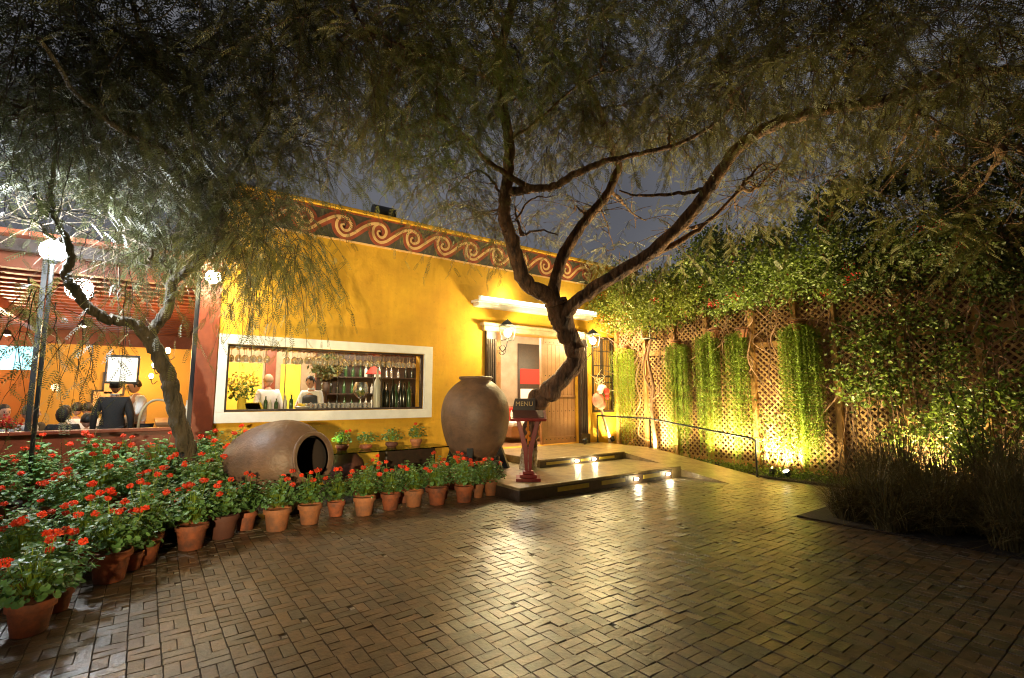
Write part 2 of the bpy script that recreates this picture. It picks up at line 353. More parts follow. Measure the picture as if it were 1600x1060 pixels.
# brick paving: real bricks laid two by two in turned pairs, each a little out of level
def paving():
    L, W_, J = .168, .084, .003
    V = []; colr = []
    r = np.random.default_rng(3)
    def brick(x0, x1, y0, y1, small=False):
        cx_, cy_ = (x0+x1)/2, (y0+y1)/2
        if cx_ > 7.03 and cy_ < 3.23: return
        if cx_ > 9.75: return
        if cy_ > 6.12 and cx_ > 4.62: return
        if cy_ > 7.6: return
        dz = r.normal(0, .0008); tx, ty = r.normal(0, .024, 2)
        if r.random() < .04: dz -= .003; tx *= 1.3
        h = .02
        c = [(x0, y0), (x1, y0), (x1, y1), (x0, y1)]
        i_ = .0022
        top = [(x+(i_ if x == x0 else -i_), y+(i_ if y == y0 else -i_)) for x, y in c]
        v = [(x, y, -.03) for x, y in c]
        v += [(x, y, -.0045+dz+tx*(x-cx_)+ty*(y-cy_)) for x, y in c]
        v += [(x, y, dz+tx*(x-cx_)+ty*(y-cy_)) for x, y in top]
        V.append(v); colr.append(1.6 if small else r.random())
    S = L+J
    nx0, nx1, ny0, ny1 = -24, 60, -8, 46
    for i in range(nx0, nx1):
        for j in range(ny0, ny1):
            x = i*S; y = j*S
            if x*x+y*y > 12.5**2: continue
            x += .02*math.sin(y*.9); y += .02*math.sin(x*1.1)
            small = r.random() < .05
            if (i+j) % 2:
                for k in range(2):
                    if small and k == 1:
                        brick(x, x+L-.045, y+k*W_+J/2, y+(k+1)*W_-J/2)
                        brick(x+L-.038, x+L, y+k*W_+J/2, y+k*W_+.042, True)
                    else: brick(x, x+L, y+k*W_+J/2, y+(k+1)*W_-J/2)
            else:
                for k in range(2): brick(x+k*W_+J/2, x+(k+1)*W_-J/2, y, y+L)
    V = np.array(V)
    faces = [(8, 9, 10, 11), (4, 5, 9, 8), (5, 6, 10, 9), (6, 7, 11, 10), (7, 4, 8, 11), (0, 1, 5, 4), (1, 2, 6, 5), (2, 3, 7, 6), (3, 0, 4, 7)]
    m = bpy.data.materials.new('brick_paving'); m.use_nodes = True; t = m.node_tree; b = t.nodes['Principled BSDF']
    at = t.nodes.new('ShaderNodeAttribute'); at.attribute_name = 'tone'
    rp = t.nodes.new('ShaderNodeValToRGB'); e = rp.color_ramp.elements
    e[0].position = 0; e[0].color = (.085, .058, .030, 1); e[1].position = 1; e[1].color = (.40, .36, .28, 1)
    for p_, c_ in ((.25, (.19, .11, .05, 1)), (.45, (.12, .095, .055, 1)), (.62, (.25, .14, .062, 1))): x_ = rp.color_ramp.elements.new(p_); x_.color = c_
    rp.color_ramp.interpolation = 'LINEAR'
    t.links.new(at.outputs['Fac'], rp.inputs['Fac'])
    co = t.nodes.new('ShaderNodeTexCoord')
    n = t.nodes.new('ShaderNodeTexNoise'); n.inputs['Scale'].default_value = 9; n.inputs['Detail'].default_value = 9; n.inputs['Roughness'].default_value = .7
    mp = t.nodes.new('ShaderNodeMapRange'); mp.inputs['From Min'].default_value = .3; mp.inputs['From Max'].default_value = .7; mp.inputs['To Min'].default_value = .25; mp.inputs['To Max'].default_value = 1.15
    h = t.nodes.new('ShaderNodeHueSaturation')
    t.links.new(co.outputs['Object'], n.inputs['Vector']); t.links.new(n.outputs['Fac'], mp.inputs['Value']); t.links.new(mp.outputs[0], h.inputs['Value'])
    t.links.new(rp.outputs[0], h.inputs['Color']); t.links.new(h.outputs[0], b.inputs['Base Color'])
    n2 = t.nodes.new('ShaderNodeTexNoise'); n2.inputs['Scale'].default_value = .8; n2.inputs['Detail'].default_value = 6
    m2 = t.nodes.new('ShaderNodeMapRange'); m2.inputs['From Min'].default_value = .32; m2.inputs['From Max'].default_value = .66; m2.inputs['To Min'].default_value = .30; m2.inputs['To Max'].default_value = .44; b.inputs['Specular IOR Level'].default_value = 1.0
    t.links.new(co.outputs['Object'], n2.inputs['Vector']); t.links.new(n2.outputs['Fac'], m2.inputs['Value']); t.links.new(m2.outputs[0], b.inputs['Roughness'])
    n3 = t.nodes.new('ShaderNodeTexNoise'); n3.inputs['Scale'].default_value = 38; n3.inputs['Detail'].default_value = 5
    bp = t.nodes.new('ShaderNodeBump'); bp.inputs['Strength'].default_value = .6; bp.inputs['Distance'].default_value = .006
    t.links.new(co.outputs['Object'], n3.inputs['Vector']); t.links.new(n3.outputs['Fac'], bp.inputs['Height']); t.links.new(bp.outputs[0], b.inputs['Normal'])
    o = bulk('brick_paving', V, 12, faces, m)
    a = o.data.attributes.new('tone', 'FLOAT', 'FACE')
    a.data.foreach_set('value', np.repeat(np.clip(np.array(colr)*.6, 0, 1), len(faces)).astype(np.float32))
    tag(o, 'wet looking red brown brick paving laid in turned pairs', 'paving', kind='structure')
paving()
j = MB(); j.box(-9, 7.03, -8, 7.6, -.05, -.012); j.box(7.03, 9.78, 3.23, 6.1, -.05, -.012)
tag(build('paving_bed', j, mat('joint_sand', (.075, .056, .036), .9)), 'dark mortar bed showing in the paving joints', 'ground', kind='structure')
# planting strips
b = MB(); b.box(9.78, 12, -6, 9.5, -.05, .03); b.box(7.03, 9.78, -8, 3.23, -.05, .02)
tag(build('planting_bed', b, M['soil']), 'dark soil of the planting bed along the lattice fence', 'soil', kind='structure')
# platform, upper step and ramp
b = MB(); b.box(4.6, 8.62, 6.12, 9.55, -.05, .205)
o = tag(build('platform', b, M['stone'], bevel=.012), 'low stone platform in front of the door', 'platform', kind='structure')
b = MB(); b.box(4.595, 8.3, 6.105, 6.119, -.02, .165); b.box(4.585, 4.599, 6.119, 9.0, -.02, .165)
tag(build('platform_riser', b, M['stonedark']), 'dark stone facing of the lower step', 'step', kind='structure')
b = MB(); b.box(6.19, 8.62, 7.55, 9.55, .206, .36); b.box(8.624, 9.78, 7.75, 9.55, -.02, .36)
tag(build('upper_step', b, M['stone'], bevel=.012), 'upper stone step in front of the door', 'step', kind='structure')
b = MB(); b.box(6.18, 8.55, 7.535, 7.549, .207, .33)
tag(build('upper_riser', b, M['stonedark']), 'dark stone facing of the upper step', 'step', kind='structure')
b = MB()
v = [(8.624, 5.0, -.01), (9.78, 5.0, -.01), (9.78, 7.749, .358), (8.624, 7.749, .358), (8.624, 5.0, -.05), (9.78, 5.0, -.05), (9.78, 7.749, -.05), (8.624, 7.749, -.05)]
b.add(v, [(0, 1, 2, 3), (4, 7, 6, 5), (0, 4, 5, 1), (1, 5, 6, 2), (2, 6, 7, 3), (3, 7, 4, 0)])
tag(build('ramp', b, M['stone']), 'stone ramp running down beside the handrail', 'ramp', kind='structure')
# insets and recessed step lights
def step_light(x, y, z, label):
    e = empty('step_light', (x, y, z), label, 'step light', 'recessed lights in the step risers')
    m_ = MB(); m_.box(x-.07, x+.07, y-.004, y+.004, z-.03, z+.03); build('frame', m_, M['iron'], e)
    m_ = MB(); m_.box(x-.05, x+.05, y-.009, y-.0045, z-.02, z+.02); build('lamp', m_, M['lampspot'], e)
    point('step_glow', (x, y-.06, z), 2.2, (1, .85, .5), .03, e)
step_light(7.25, 6.099, .09, 'left one of the two glowing lights in the lower step riser')
step_light(8.18, 6.099, .09, 'right glowing light near the end of the lower step riser')
step_light(7.13, 7.529, .27, 'left one of the two glowing lights in the upper step riser')
step_light(7.62, 7.529, .27, 'right one of the two glowing lights in the upper step riser')
def inset(x0, x1, y, z0, z1, label):
    m_ = MB(); m_.box(x0, x1, y-.004, y+.003, z0, z1)
    tag(build('inset_panel', m_, M['yellowpaint']), label, 'inset panel', 'yellow inset strips in the risers')
inset(5.35, 6.05, 6.102, .07, .14, 'long yellow strip nearest the corner of the lower riser')
inset(6.35, 6.95, 6.102, .07, .14, 'yellow strip in the lower riser just left of its first light')
inset(7.45, 7.95, 6.102, .07, .14, 'yellow strip between the two lights of the lower riser')
inset(6.32, 6.95, 7.532, .25, .30, 'yellow strip in the upper riser left of its lights')
inset(7.25, 7.48, 7.532, .25, .30, 'short yellow strip between the lights of the upper riser')
inset(7.78, 8.25, 7.532, .25, .30, 'yellow strip right of the lights of the upper riser')

# ================================================================ RESTAURANT BUILDING
bld = empty('restaurant_building', (5.5, WY, 0), 'ochre yellow restaurant building with spiral frieze, bar window and wide wooden doorway', 'building')
def wall_holes(x0, x1, z0, z1, y0, y1, holes):
    m_ = MB()
    xs = sorted({x0, x1, *[h[0] for h in holes], *[h[1] for h in holes]}); zs = sorted({z0, z1, *[h[2] for h in holes], *[h[3] for h in holes]})
    inh = lambda x, z: any(h[0] < x < h[1] and h[2] < z < h[3] for h in holes)
    for a, b_ in zip(xs, xs[1:]):
        for c, d in zip(zs, zs[1:]):
            if inh((a+b_)/2, (c+d)/2): continue
            m_.add([(a, y0, c), (b_, y0, c), (b_, y0, d), (a, y0, d)], [(0, 1, 2, 3)])
            m_.add([(a, y1, c), (b_, y1, c), (b_, y1, d), (a, y1, d)], [(3, 2, 1, 0)])
    for h in holes+[(x0, x1, z0, z1)]:
        a, b_, c, d = h
        m_.add([(a, y0, c), (a, y1, c), (a, y1, d), (a, y0, d)], [(0, 1, 2, 3)])
        m_.add([(b_, y0, c), (b_, y1, c), (b_, y1, d), (b_, y0, d)], [(0, 1, 2, 3)])
        m_.add([(a, y0, c), (b_, y0, c), (b_, y1, c), (a, y1, c)], [(0, 1, 2, 3)])
        m_.add([(a, y0, d), (b_, y0, d), (b_, y1, d), (a, y1, d)], [(0, 1, 2, 3)])
    return m_
WIN = (1.01, 4.635, 1.32, 2.46); DOOR = (6.45, 9.12, .362, 3.08); GRL = (9.7, 10.42, 1.2, 3.15)
build('wall', wall_holes(.86, 11.6, -.04, 5.23, WY, 9.9, [WIN, DOOR, GRL]), M['plaster'], bld)
m_ = MB(); m_.box(.84, 11.62, 9.49, 9.93, 5.232, 5.31)
build('coping', m_, M['plaster'], bld, bevel=.015)
m_ = MB(); m_.box(.87, 11.6, 13.2, 13.5, -.04, 5.2); m_.box(.87, 1.2-.33+.02, 9.902, 13.198, -.04, 5.2); m_.box(11.3, 11.6, 9.902, 13.198, -.04, 5.2)
build('rear_wall', m_, M['plaster_warm'], bld)
m_ = MB(); m_.box(.9, 11.28, 9.92, 13.19, 3.55, 3.7)
build('ceiling', m_, M['tan'], bld)
m_ = MB(); m_.box(.9, 11.28, 9.92, 13.19, .1, .3)
build('interior_floor', m_, M['wood'], bld)
# frieze
fr = MB(); fr.box(1.6, 9.6, WY-.006, WY-.001, 4.645, 5.19)
frieze = build('frieze', fr, M['slate'], bld)
def ribbon(mb, P, w, y0, y1):
    P = np.array(P); T = np.gradient(P, axis=0); T /= np.linalg.norm(T, axis=1)[:, None]+1e-9
    N = np.stack([-T[:, 1], T[:, 0]], 1); n = len(P)
    W_ = w if not np.isscalar(w) else np.full(n, w)
    A = P+N*W_[:, None]/2; B = P-N*W_[:, None]/2
    def c3(Q, y): return np.stack([Q[:, 0], np.full(n, y), Q[:, 1]], 1)
    v = np.vstack([c3(A, y0), c3(B, y0), c3(A, y1), c3(B, y1)])
    f = []
    for i in range(n-1):
        f += [(i, i+1, n+i+1, n+i), (i, 2*n+i, 2*n+i+1, i+1), (n+i, n+i+1, 3*n+i+1, 3*n+i)]
    mb.add(v, f)
red = MB(); cre = MB()
zc = 4.925; per = .735; x00 = 2.88-2*per
for k in range(11):
    cx_ = x00+k*per
    sp = [(-.06, .165), (-.145, .10), (-.165, -.02), (-.12, -.14), (-.02, -.20), (.10, -.17), (.24, -.06), (.38, .06), (.52, .14), (.66, .175),
          (.76, .16), (.835, .09), (.85, 0), (.80, -.075), (.72, -.09), (.665, -.045), (.675, .02), (.72, .03)]
    P_ = catmull([(cx_+a+rng.normal(0, .004), zc+b_+rng.normal(0, .004)) for a, b_ in sp], 6)
    n_ = len(P_); wd = np.interp(np.arange(n_), [0, n_*.08, n_*.7, n_-1], [.03, .055, .055, .035])
    ribbon(red, P_, wd+.13, WY-.0125-.0004*(k % 2), WY-.0065); ribbon(cre, P_, wd, WY-.0185-.0004*(k % 2), WY-.013)
build('wave_border', red, M['brickred'], bld); build('wave_scroll', cre, M['cream'], bld)
m_ = MB(); m_.box(1.6, 9.6, WY-.014, WY-.001, 4.61, 4.644); build('frieze_line', m_, M['cream'], bld)
m_ = MB(); m_.box(1.6, 9.6, WY-.012, WY-.001, 5.192, 5.215); build('frieze_line', m_, M['brickred'], bld)
# bar window
fw = MB(); y0, y1 = WY-.05, WY+.12
fw.box(.87, 4.83, y0, WY-.002, 2.465, 2.63); fw.box(.87, 4.83, y0, WY-.002, 1.14, 1.315)
fw.box(.87, 1.005, y0, WY-.002, 1.315, 2.465); fw.box(4.64, 4.83, y0, WY-.002, 1.315, 2.465)
win = build('window', fw, M['white'], bld, bevel=.004)
m_ = MB(); m_.box(1.012, 4.633, WY+.0, WY+.10, 1.322, 1.36); m_.box(1.012, 4.633, WY+.0, WY+.10, 2.425, 2.458); m_.box(1.012, 1.04, WY+.0, WY+.10, 1.36, 2.425); m_.box(4.6, 4.633, WY+.0, WY+.10, 1.36, 2.425)
build('frame', m_, M['darkwood'], win)
xs = [1.04, 1.94, 2.88, 3.74, 4.6]
for a, b_ in zip(xs, xs[1:]):
    m_ = MB(); m_.box(a+.006, b_-.006, WY+.045, WY+.053, 1.362, 2.423)
    build('pane', m_, M['glass'], win)
    if b_ < 4.5:
        m_ = MB(); m_.box(b_-.005, b_+.005, WY+.035, WY+.065, 1.361, 2.424); build('glazing_bar', m_, M['black'], win)
# grille window right of the door
m_ = MB()
m_.box(9.64, 9.70, WY-.03, WY+.06, 1.14, 3.21); m_.box(10.42, 10.48, WY-.03, WY+.06, 1.14, 3.21)
m_.box(9.70, 10.42, WY-.03, WY+.06, 3.15, 3.21); m_.box(9.70, 10.42, WY-.03, WY+.06, 1.14, 1.20)
m_.box(9.70, 10.42, WY+.0, WY+.05, 2.1, 2.15); m_.box(10.03, 10.09, WY+.0, WY+.05, 1.2, 2.1); m_.box(10.03, 10.09, WY+.0, WY+.05, 2.15, 3.15)
gw = build('grille_window', m_, M['darkwood'], bld)
m_ = MB()
for k in range(1, 11): 
    x = 9.70+k*.0655; m_.tube([(x, WY-.012, 1.19), (x, WY-.012, 3.16)], .006, 6)
for z in (1.55, 1.95, 2.4, 2.8): m_.box(9.69, 10.43, WY-.022, WY-.014, z, z+.02)
build('iron_bars', m_, M['iron'], gw)
m_ = MB(); m_.box(9.702, 10.418, WY+.07, WY+.08, 1.2, 3.15); build('pane', m_, glassmat('grille_glass', (.9, .88, .8), .05), gw)
# ledge over the doorway; added glow strip and points for its lit face
m_ = MB(); m_.box(5.8, 9.55, WY-.32, WY-.002, 3.70, 3.76); m_.box(5.86, 9.49, WY-.24, WY-.002, 3.62, 3.699); m_.box(5.8, 9.55, WY-.34, WY-.3202, 3.69, 3.83)
build('door_ledge', m_, M['white'], bld, bevel=.008)
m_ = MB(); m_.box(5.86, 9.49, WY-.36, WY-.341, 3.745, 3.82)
build('ledge_glow_strip', m_, M['tube'], bld)  # added glowing strip, stands in for the brightly lit ledge face
point('ledge_light', (6.7, WY-.25, 3.95), 12, (1, .88, .55), .1, bld)
point('ledge_light', (8.6, WY-.25, 3.95), 12, (1, .88, .55), .1, bld)
# doorway
frame = build('door_frame', MB().box(6.46, 6.62, WY+.05, WY+.2, .362, 3.07), M['wood'], bld)
for s0 in (6.18, 9.12):                       # fluted pilasters
    df = MB()
    df.box(s0, s0+.27, WY-.09, WY-.002, .362, 3.08)
    for k in range(4): df.tube([(s0+.045+k*.06, WY-.095, .62), (s0+.045+k*.06, WY-.095, 2.9)], .022, 8)
    df.box(s0-.02, s0+.29, WY-.135, WY-.0905, .362, .6); build('pilaster', df, M['darkwood'], frame)
m_ = MB(); m_.box(6.10, 9.47, WY-.12, WY-.002, 3.085, 3.20); m_.box(6.04, 9.53, WY-.17, WY-.002, 3.202, 3.27)
build('lintel', m_, mat('lintel_paint', (.42, .33, .2), .6, noise=(8, (.3, .22, .12), .2)), frame, bevel=.01)
m_ = MB(); m_.box(6.62, 6.68, WY+.06, WY+.16, .362, 3.07)
build('inner_jamb', m_, M['wood'], frame)
# big plank door leaf, slid to the right
lf = MB()
for k in range(8): lf.box(8.02+k*.1365, 8.02+k*.1365+.132, WY+.10, WY+.15, .42, 3.04)
leaf = build('door', lf, M['wood'], bld, bevel=.006)
m_ = MB(); m_.box(7.95, 8.018, WY+.08, WY+.17, .38, 3.06); m_.box(8.02, 9.11, WY+.075, WY+.0995, .385, .56); m_.box(8.02, 9.11, WY+.075, WY+.0995, 2.9, 3.05); m_.box(8.02, 9.11, WY+.08, WY+.0995, 1.55, 1.6)
build('door_rail', m_, M['wood'], leaf, bevel=.005)
for k in range(8):
    for z in (.5, 1.2, 2.1, 2.95):
        m_ = MB(); m_.ball((8.088+k*.1365, WY+.098 if 1 < z < 2.5 else WY+.073, z), .013, 8); build('stud', m_, M['iron'], leaf)
m_ = MB(); m_.lathe([(.045, 0), (.045, .008), (.03, .012)], (8.13, WY+.099, 1.45), 16, (0, -1, 0)); m_.tube([(8.13+.055*math.cos(t), WY+.075, 1.40+.055*math.sin(t)) for t in np.linspace(0, 6.28, 19)], .007, 6)
build('ring_handle', m_, M['iron'], leaf)
# hall inside the door
m_ = MB(); m_.box(6.2, 6.34, 9.92, 12.2, .3, 3.54); build('hall_side_wall', m_, M['plaster_warm'], bld)
m_ = MB(); m_.box(6.2, 11.2, 12.21, 12.35, .3, 3.54); build('hall_rear_wall', m_, M['tan'], bld)
def lantern(name, X, label):
    e = empty(name, (X, WY-.35, 3.0), label, 'wall lantern', 'carriage lanterns beside the doorway')
    m_ = MB(); c = (X, WY-.38)
    for sx in (-1, 1):
        for sy in (-1, 1): m_.bar((c[0]+sx*.10, c[1]+sy*.10, 2.86), (c[0]+sx*.14, c[1]+sy*.14, 3.2), .014)
    for z, h in ((2.86, .10), (3.2, .14)):
        for a, b_ in (((-h, -h), (h, -h)), ((h, -h), (h, h)), ((h, h), (-h, h)), ((-h, h), (-h, -h))): m_.bar((c[0]+a[0], c[1]+a[1], z), (c[0]+b_[0], c[1]+b_[1], z), .016)
    m_.lathe([(.2, 3.205), (.10, 3.29), (.03, 3.33), (1e-3, 3.36)], (c[0], c[1], 0), 4)
    build('lantern_frame', m_, M['black'], e)
    m_ = MB(); pts = [(X, WY-.03, 2.75), (X, WY-.16, 2.62), (X, WY-.3, 2.68), (c[0], c[1], 2.84)]
    m_.tube(catmull(pts, 5), .012, 6)
    for s in (-1, 1):
        sp = [(X+s*(.02+.12*math.sin(t)*t/5), WY-.09-.05*t/3, 2.62+.10*math.cos(t)*t/4) for t in np.linspace(.5, 6, 16)]
        m_.tube(sp, .008, 5)
    m_.box(X-.05, X+.05, WY-.03, WY-.003, 2.55, 2.85) if 6.45 > X or X > 9.12 else None
    build('scroll_bracket', m_, M['iron'], e)
    m_ = MB(); m_.ball((c[0], c[1], 3.03), .085, 14, (1, 1, 1.2)); build('bulb', m_, M['lampwarm'], e, smooth=True)
    point('lantern_light', (c[0], c[1]-.16, 3.03), 150, (1, .78, .36), .1, e)
lantern('wall_lantern', 6.56, 'lit iron lantern on a scroll bracket left of the doorway')
lantern('wall_lantern', 9.32, 'lit iron lantern on a scroll bracket between doorway and barred window')

# roof bits seen over the coping
m_ = MB(); m_.tube([(3.50, 9.75, 5.45), (3.98, 9.75, 5.45)], .13, 16); m_.box(3.6, 3.7, 9.66, 9.84, 5.312, 5.35)
tag(build('roof_floodlight', m_, M['black'], bevel=.006), 'black drum shaped fixture lying on the roof edge', 'roof fixture')

e = empty('roof_plant', (4.8, 9.9, 5.2), 'dark spiky planting showing over the roof edge', 'roof plant')
m_ = MB()
for k in range(90):
    a = np.array([rng.uniform(4.15, 5.9), rng.uniform(9.8, 10.3), 5.25]); d = np.array([rng.normal(0, .10), 0, rng.uniform(.08, .3)]); m_.tube([a, a+d*.5+(0, 0, .03), a+d], [.008, .006, .002], 4, cap=False)
build('stems', m_, M['darkwood'], e)

# ================================================================ DINING ANNEX (glazed)
ann = empty('dining_pavilion', (-3.5, WY, 0), 'glazed dining pavilion with red brown wooden sill wall and beamed ceiling', 'building')
AX0, AX1 = -9.0, .56; AY1 = 19.
m_ = MB(); m_.box(AX0, AX1, WY, WY+.12, 0, 1.05); m_.box(AX0, AX1, WY-.04, WY+.16, 1.051, 1.10)
build('sill_wall', m_, M['redwood'], ann, bevel=.005)
m_ = MB(); m_.box(.56, .855, WY-.06, WY+.16, 0, 4.1); m_.box(.855, .859, WY-.03, WY+.1, 0, 4.0)
build('corner_post', m_, M['redwood'], ann, bevel=.006)
m_ = MB(); m_.box(AX0, AX1, WY-.03, WY+.1, 3.62, 3.80); build('roof_beam', m_, M['darkwood'], ann)
m_ = MB(); m_.box(AX0, AX1+.25, WY-.25, AY1, 3.803, 3.87); build('roof', m_, M['beam'], ann)
xs = [-9, -5.2, -3.3, -1.35, .555]
for a, b_ in zip(xs, xs[1:]):
    m_ = MB(); m_.box(a+.03, b_-.03, WY+.05, WY+.06, 1.102, 3.618); build('pane', m_, M['glass'], ann)
    m_ = MB(); m_.box(a-.03, a+.03, WY+.02, WY+.09, 1.102, 3.618); build('mullion', m_, M['black'], ann)
m_ = MB(); m_.box(.50, .558, WY+.02, WY+.09, 1.102, 3.618); build('mullion', m_, M['black'], ann)
for k in range(20):
    y = 9.95+k*.46
    m_ = MB(); m_.box(AX0, .84, y, y+.16, 3.46, 3.80); build('ceiling_beam', m_, M['beam'], ann)
for x in (-5.5, -2.6, ):
    m_ = MB(); m_.box(x, x+.16, 9.9, AY1, 3.28, 3.459); build('cross_beam', m_, M['beam'], ann)
m_ = MB(); m_.box(AX0, 6, AY1, AY1+.2, 0, 2.3); build('rear_wall', m_, M['orange'], ann)
m_ = MB(); m_.box(AX0, 6, AY1, AY1+.2, 2.95, 3.8); build('rear_frieze', m_, M['beam'], ann)
m_ = MB(); m_.box(AX0+2, -.2, AY1+.02, AY1+.1, 2.3, 2.95); build('clerestory', m_, M['teal'], ann)
m_ = MB(); m_.box(-2.0, .84, 14.2, 14.35, 0.1, 2.7); build('screen_wall', m_, M['plaster_warm'], ann)
m_ = MB(); m_.box(AX0, .86, 9.7, AY1, -.03, .13); build('floor', m_, M['wood'], ann)
m_ = MB(); m_.box(AX0-.2, AX0, 9.6, AY1, 0, 3.8); build('side_wall', m_, M['tan'], ann)
for k in range(5):
    y = 11.5+k*1.5
    m_ = MB(); m_.box(-5.6, -5.35, y, y+.25, .13, 3.28); build('column', m_, M['white'], ann, bevel=.01)
# wall plaque and picture
m_ = MB(); m_.lathe([(1e-3, 0), (.10, .01), (.12, .03), (.2, .02), (.26, .04), (.3, .02), (.3, 0)], (-2.35, AY1-.01, 1.7), 28, (0, -1, 0))
tag(build('wall_plaque', m_, M['iron'], smooth=True), 'round dark metal plaque on the orange rear wall', 'plaque')
for i, (px, py, lb) in enumerate(((178, 600, 'left small framed print on the yellow screen wall'), (160, 628, 'lower small framed print on the yellow screen wall'))):
    p = atY(px, py, 14.18); m_ = MB(); m_.box(p[0]-.2, p[0]+.2, 14.16, 14.195, p[2]-.26, p[2]+.26); e = tag(build('framed_print', m_, M['darkwood']), lb, 'picture', 'framed prints on the screen wall')
    m_ = MB(); m_.box(p[0]-.16, p[0]+.16, 14.15, 14.159, p[2]-.22, p[2]+.22); build('print', m_, M['cream'], e)
# inside right wall of the pavilion: sideboard with bottles, sconces
m_ = MB(); m_.box(.10, .80, 10.2, 12.4, 1.10, 1.15); m_.box(.14, .78, 10.25, 10.3, .13, 1.099); m_.box(.14, .78, 12.3, 12.35, .13, 1.099); m_.box(.74, .78, 10.3, 12.3, .3, 1.099)
tag(build('sideboard', m_, M['wood'], bevel=.006), 'wooden service counter against the yellow pavilion wall', 'sideboard')
def bottle(x, y, z, h, r, m_, label, group=None):
    b_ = MB(); b_.lathe([(1e-3, 0), (r*.95, 0), (r, h*.04), (r, h*.55), (r*.85, h*.66), (r*.35, h*.76), (r*.32, h*.95), (r*.38, h*.96), (r*.38, h), (1e-3, h)], (x, y, z), 14)
    return tag(build('bottle', b_, m_, smooth=True), label, 'bottle', group)
bottle(.42, 10.6, 1.151, .34, .045, M['bluebottle'], 'blue glass bottle at the near end of the service counter', )
bottle(.55, 10.75, 1.151, .36, .045, M['frost'], 'pale bottle behind the blue bottle on the service counter')
bottle(.35, 10.9, 1.151, .28, .045, M['bottlegreen'], 'short green bottle left of the blue bottle on the service counter')
def sconce(x, y, z, label, pw=14):
    e = empty('candle_sconce', (x, y, z), label, 'sconce', 'glowing sconces on the pavilion wall')
    m_ = MB(); m_.tube(catmull([(x+.12, y, z-.05), (x+.04, y, z-.12), (x, y, z-.02)], 4), .01, 6); m_.lathe([(.01, -.03), (.04, -.01), (.045, 0)], (x, y, z), 10)
    build('arm', m_, M['iron'], e)
    m_ = MB(); m_.ball((x, y, z+.06), .045, 10, (1, 1, 1.4)); build('bulb', m_, M['candle'], e, smooth=True)
    point('sconce_light', (x-.12, y, z+.06), pw, (1, .55, .18), .05, e)
for (px, py, Yv, lb) in ((262, 553, 11.4, 'nearest and highest glowing sconce on the yellow pavilion wall'), (241, 575, 12.6, 'middle glowing sconce on the yellow pavilion wall'), (236, 592, 13.6, 'farthest glowing sconce on the yellow pavilion wall')):
    p = atY(px, py, Yv); sconce(min(p[0], .72), Yv, p[2], lb, 20)
# square hanging paper lantern
def box_lantern(x, y, z0, z1, w, label, wall=False):
    e = empty('box_lantern', (x, y, z0), label, 'lantern')
    m_ = MB()
    for sx in (-1, 1):
        for sy in (-1, 1): m_.bar((x+sx*w, y+sy*w, z0), (x+sx*w, y+sy*w, z1), .02)
    for z in (z0, z1):
        for a, b_ in (((-w, -w), (w, -w)), ((w, -w), (w, w)), ((w, w), (-w, w)), ((-w, w), (-w, -w))): m_.bar((x+a[0], y+a[1], z), (x+b_[0], y+b_[1], z), .024)
    if wall: m_.bar((x, y, z1), (x+wall, y, z1+.03), .02)
    else: m_.tube([(x, y, z1), (x, y, 3.46)], .006, 6)
    build('lantern_frame', m_, M['black'], e)
    m_ = MB(); m_.box(x-w+.02, x+w-.02, y-w+.02, y+w-.02, z0+.02, z1-.02); build('shade', m_, M['lantern_panel'] if not wall else glassmat('lantern_glass', (.9, .86, .75), .12), e)
    return e
p = atY(192, 578, 10.6)
e = box_lantern(p[0], 10.6, p[2]-.22, p[2]+.22, .21, 'square black framed lantern glowing over the standing man in the dark suit')
point('pavilion_light', (p[0]-.5, 11.6, p[2]+.35), 14, (1, .75, .4), .1, e)
# assumed pendants, added to light the pavilion
def pendant(x, y, z, pw, label, col=(1, .7, .38)):
    e = empty('assumed_pendant_lamp', (x, y, z), label, 'pendant lamp', 'small assumed pendant lamps under the pavilion ceiling')
    m_ = MB(); m_.lathe([(.02, .12), (.05, .1), (.09, .0), (.085, 0), (.04, .09), (1e-3, .1)], (x, y, z), 14); m_.tube([(x, y, z+.12), (x, y, 3.47)], .005, 5); build('shade', m_, M['iron'], e)
    m_ = MB(); m_.ball((x, y, z+.02), .045, 10); build('bulb', m_, M['lampwarm'], e, smooth=True)
    point('assumed_pendant_light', (x, y, z-.1), pw, col, .08, e)
pendant(-1.1, 12.2, 2.9, 38, 'assumed pendant lamp right of the near dining tables', )
pendant(-3.6, 11.6, 2.9, 38, 'assumed pendant lamp over the leftmost dining table')
pendant(-2.6, 15.0, 2.9, 90, 'assumed pendant lamp in the middle of the dining room')
pendant(-4.6, 17.5, 2.9, 90, 'far assumed pendant lamp near the orange rear wall', (1, .8, .5))
# lamp on the corner post (very bright)
def globe_lamp(name, c, r, m_, pw, col, label, pole=None, arm=None):
    e = empty(name, c, label, 'lamp')
    b_ = MB(); b_.ball(c, r, 18); build('globe', b_, m_, e, smooth=True)
    b_ = MB()
    if pole is not None: b_.tube([(c[0], c[1], pole), (c[0], c[1], c[2]-r*.9)], .024, 10); b_.lathe([(.03, -r*1.25), (.08, -r*.95), (.075, -r*.8)], c, 12)
    if arm is not None: b_.tube(catmull([arm, ((arm[0]+c[0])/2, (arm[1]+c[1])/2, arm[2]+.05), (c[0], c[1], c[2]+r+.02)], 4), .015, 8); b_.lathe([(.06, r*.75), (.07, r*.9), (.02, r*1.15)], c, 12)
    build('support', b_, M['black'], e)
    return e
pl = atY(333, 433, 9.25)
e = globe_lamp('post_lamp', pl, .115, emis('post_lamp_glow', (1, .93, .68), 30), 0, None, 'bright warm lamp bracketed at the top of the red brown corner post', arm=(pl[0], WY-.06, pl[2]+.2))
point('post_light', pl+np.array([0, -.2, 0]), 85, (1, .86, .52), .12, e)
